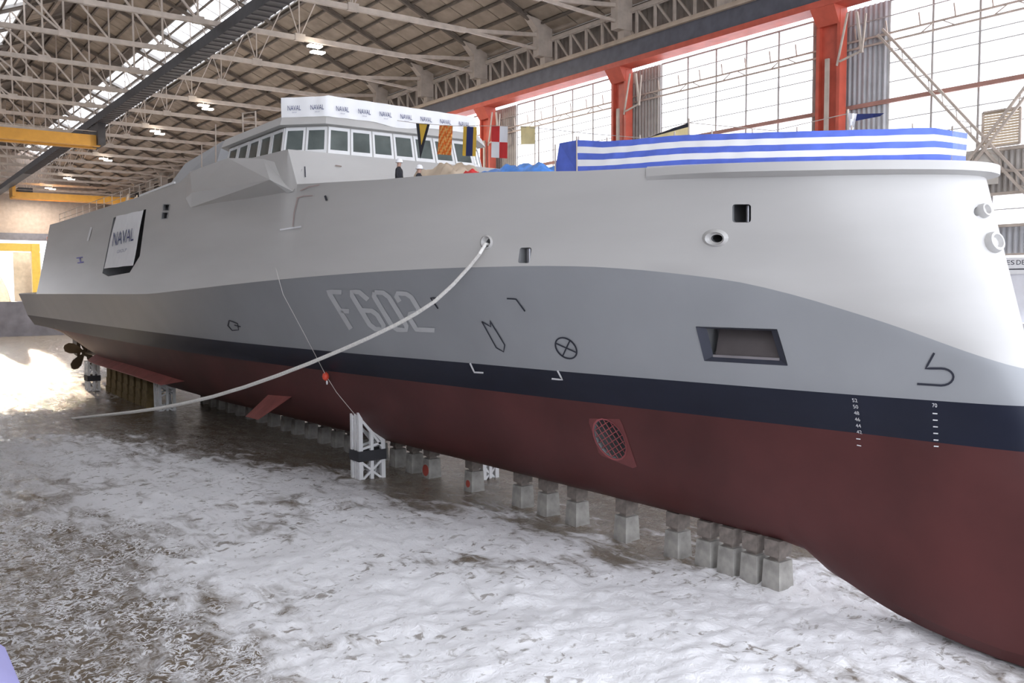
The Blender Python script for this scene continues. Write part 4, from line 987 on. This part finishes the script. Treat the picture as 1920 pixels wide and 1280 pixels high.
def water_mat():
    mt = bpy.data.materials.new('dock_water'); mt.use_nodes = True; nt = mt.node_tree; nt.nodes.clear(); L = nt.links.new; N = nt.nodes.new
    out = N('ShaderNodeOutputMaterial'); tc = N('ShaderNodeTexCoord'); mp = N('ShaderNodeMapping'); mp.inputs['Rotation'].default_value = (0, 0, .5); mp.inputs['Scale'].default_value = (1, .45, 1); L(tc.outputs['Object'], mp.inputs[0])
    fa = N('ShaderNodeAttribute'); fa.attribute_name = 'foam'; ra = N('ShaderNodeAttribute'); ra.attribute_name = 'rough'
    def nz(sc, det, dist=0., vec=mp.outputs[0]):
        n = N('ShaderNodeTexNoise'); n.inputs['Scale'].default_value = sc; n.inputs['Detail'].default_value = det; n.inputs['Distortion'].default_value = dist; n.inputs['Roughness'].default_value = .62; L(vec, n.inputs['Vector']); return n.outputs['Fac']
    def mth(op, a, b_=None, c=None):
        n = N('ShaderNodeMath'); n.operation = op
        for i, q in enumerate((a, b_, c)):
            if q is None: continue
            if isinstance(q, (int, float)): n.inputs[i].default_value = q
            else: L(q, n.inputs[i])
        return n.outputs[0]
    def ramp(v, a, b_):
        n = N('ShaderNodeMapRange'); n.interpolation_type = 'SMOOTHSTEP'; n.inputs[1].default_value = a; n.inputs[2].default_value = b_; L(v, n.inputs[0]); return n.outputs[0]
    n1 = nz(1.1, 7, .8); n2 = nz(3.4, 5, 1.4, tc.outputs['Object']); n3 = nz(.35, 3)
    v = mth('ADD', mth('MULTIPLY', fa.outputs['Fac'], .85), mth('MULTIPLY', mth('SUBTRACT', n1, .5), 1.5)); v = mth('ADD', v, mth('MULTIPLY', mth('SUBTRACT', n3, .5), .5))
    fm = ramp(v, .18, .62)
    mq = N('ShaderNodeMapping'); mq.inputs['Rotation'].default_value = (0, 0, -.63); mq.inputs['Scale'].default_value = (.7, 1.0, 1); L(tc.outputs['Object'], mq.inputs[0])
    n5 = nz(2.9, 4, 1.5, mq.outputs[0]); n6 = nz(1.3, 3, .3)
    vein = mth('SUBTRACT', 1.0, ramp(mth('ABSOLUTE', mth('SUBTRACT', n5, .5)), .012, .06))  # pale veins: glints of the choppy water painted into the foam mix
    sp = mth('MAXIMUM', vein, ramp(n2, .54, .66)); sp = mth('MULTIPLY', sp, mth('ADD', .35, ramp(n6, .35, .6)))
    sp = mth('MULTIPLY', sp, mth('ADD', mth('MULTIPLY', ra.outputs['Fac'], 1.05), .1))
    fleck = mth('MULTIPLY', ramp(nz(3.0, 4, .6, mq.outputs[0]), .56, .66), mth('SUBTRACT', 1.0, ramp(fa.outputs['Fac'], .75, 1.05)))
    fm = mth('MULTIPLY', fm, mth('SUBTRACT', 1.0, mth('MULTIPLY', fleck, .75)))
    fac = mth('MAXIMUM', fm, sp)
    wb = N('ShaderNodeBsdfPrincipled'); wb.inputs['Base Color'].default_value = (.19, .148, .105, 1); wb.inputs['Roughness'].default_value = .1; wb.inputs['IOR'].default_value = 1.33
    fb = N('ShaderNodeBsdfPrincipled'); fb.inputs['Roughness'].default_value = .75
    fb.inputs['Base Color'].default_value = (.92, .915, .93, 1)
    bp = N('ShaderNodeBump'); bp.inputs['Strength'].default_value = .55; bp.inputs['Distance'].default_value = .1; L(mth('ADD', n2, n1), bp.inputs['Height']); L(bp.outputs[0], wb.inputs['Normal']); L(bp.outputs[0], fb.inputs['Normal'])
    mx = N('ShaderNodeMixShader'); L(fac, mx.inputs[0]); L(wb.outputs[0], mx.inputs[1]); L(fb.outputs[0], mx.inputs[2]); L(mx.outputs[0], out.inputs[0])
    return mt
me.materials.append(water_mat())
wo = link('water', me); tag(wo, 'brown churning water with white foam flooding the dock floor', 'water', kind='stuff')
s = MB(); rows = []
for k in range(13):
    a = math.pi*k/12; rows.append([(.42*math.cos(a)*(.9 if abs(v) == .6 else 1), v, .18*math.sin(a)) for v in (-.6, -.5, .5, .6)])
s.grid(rows); s.smooth = 60; link('pad', s.mesh('pad', mat('lavender_paint', (.30, .29, .55), .6)), t, (0, 0, 0))
s = MB(); s.box((-.36, -.45, 0), (.0, .45, .05)); link('back_plate', s.mesh('back_plate', MATS['lavender_paint']), t, (0, 0, 0))
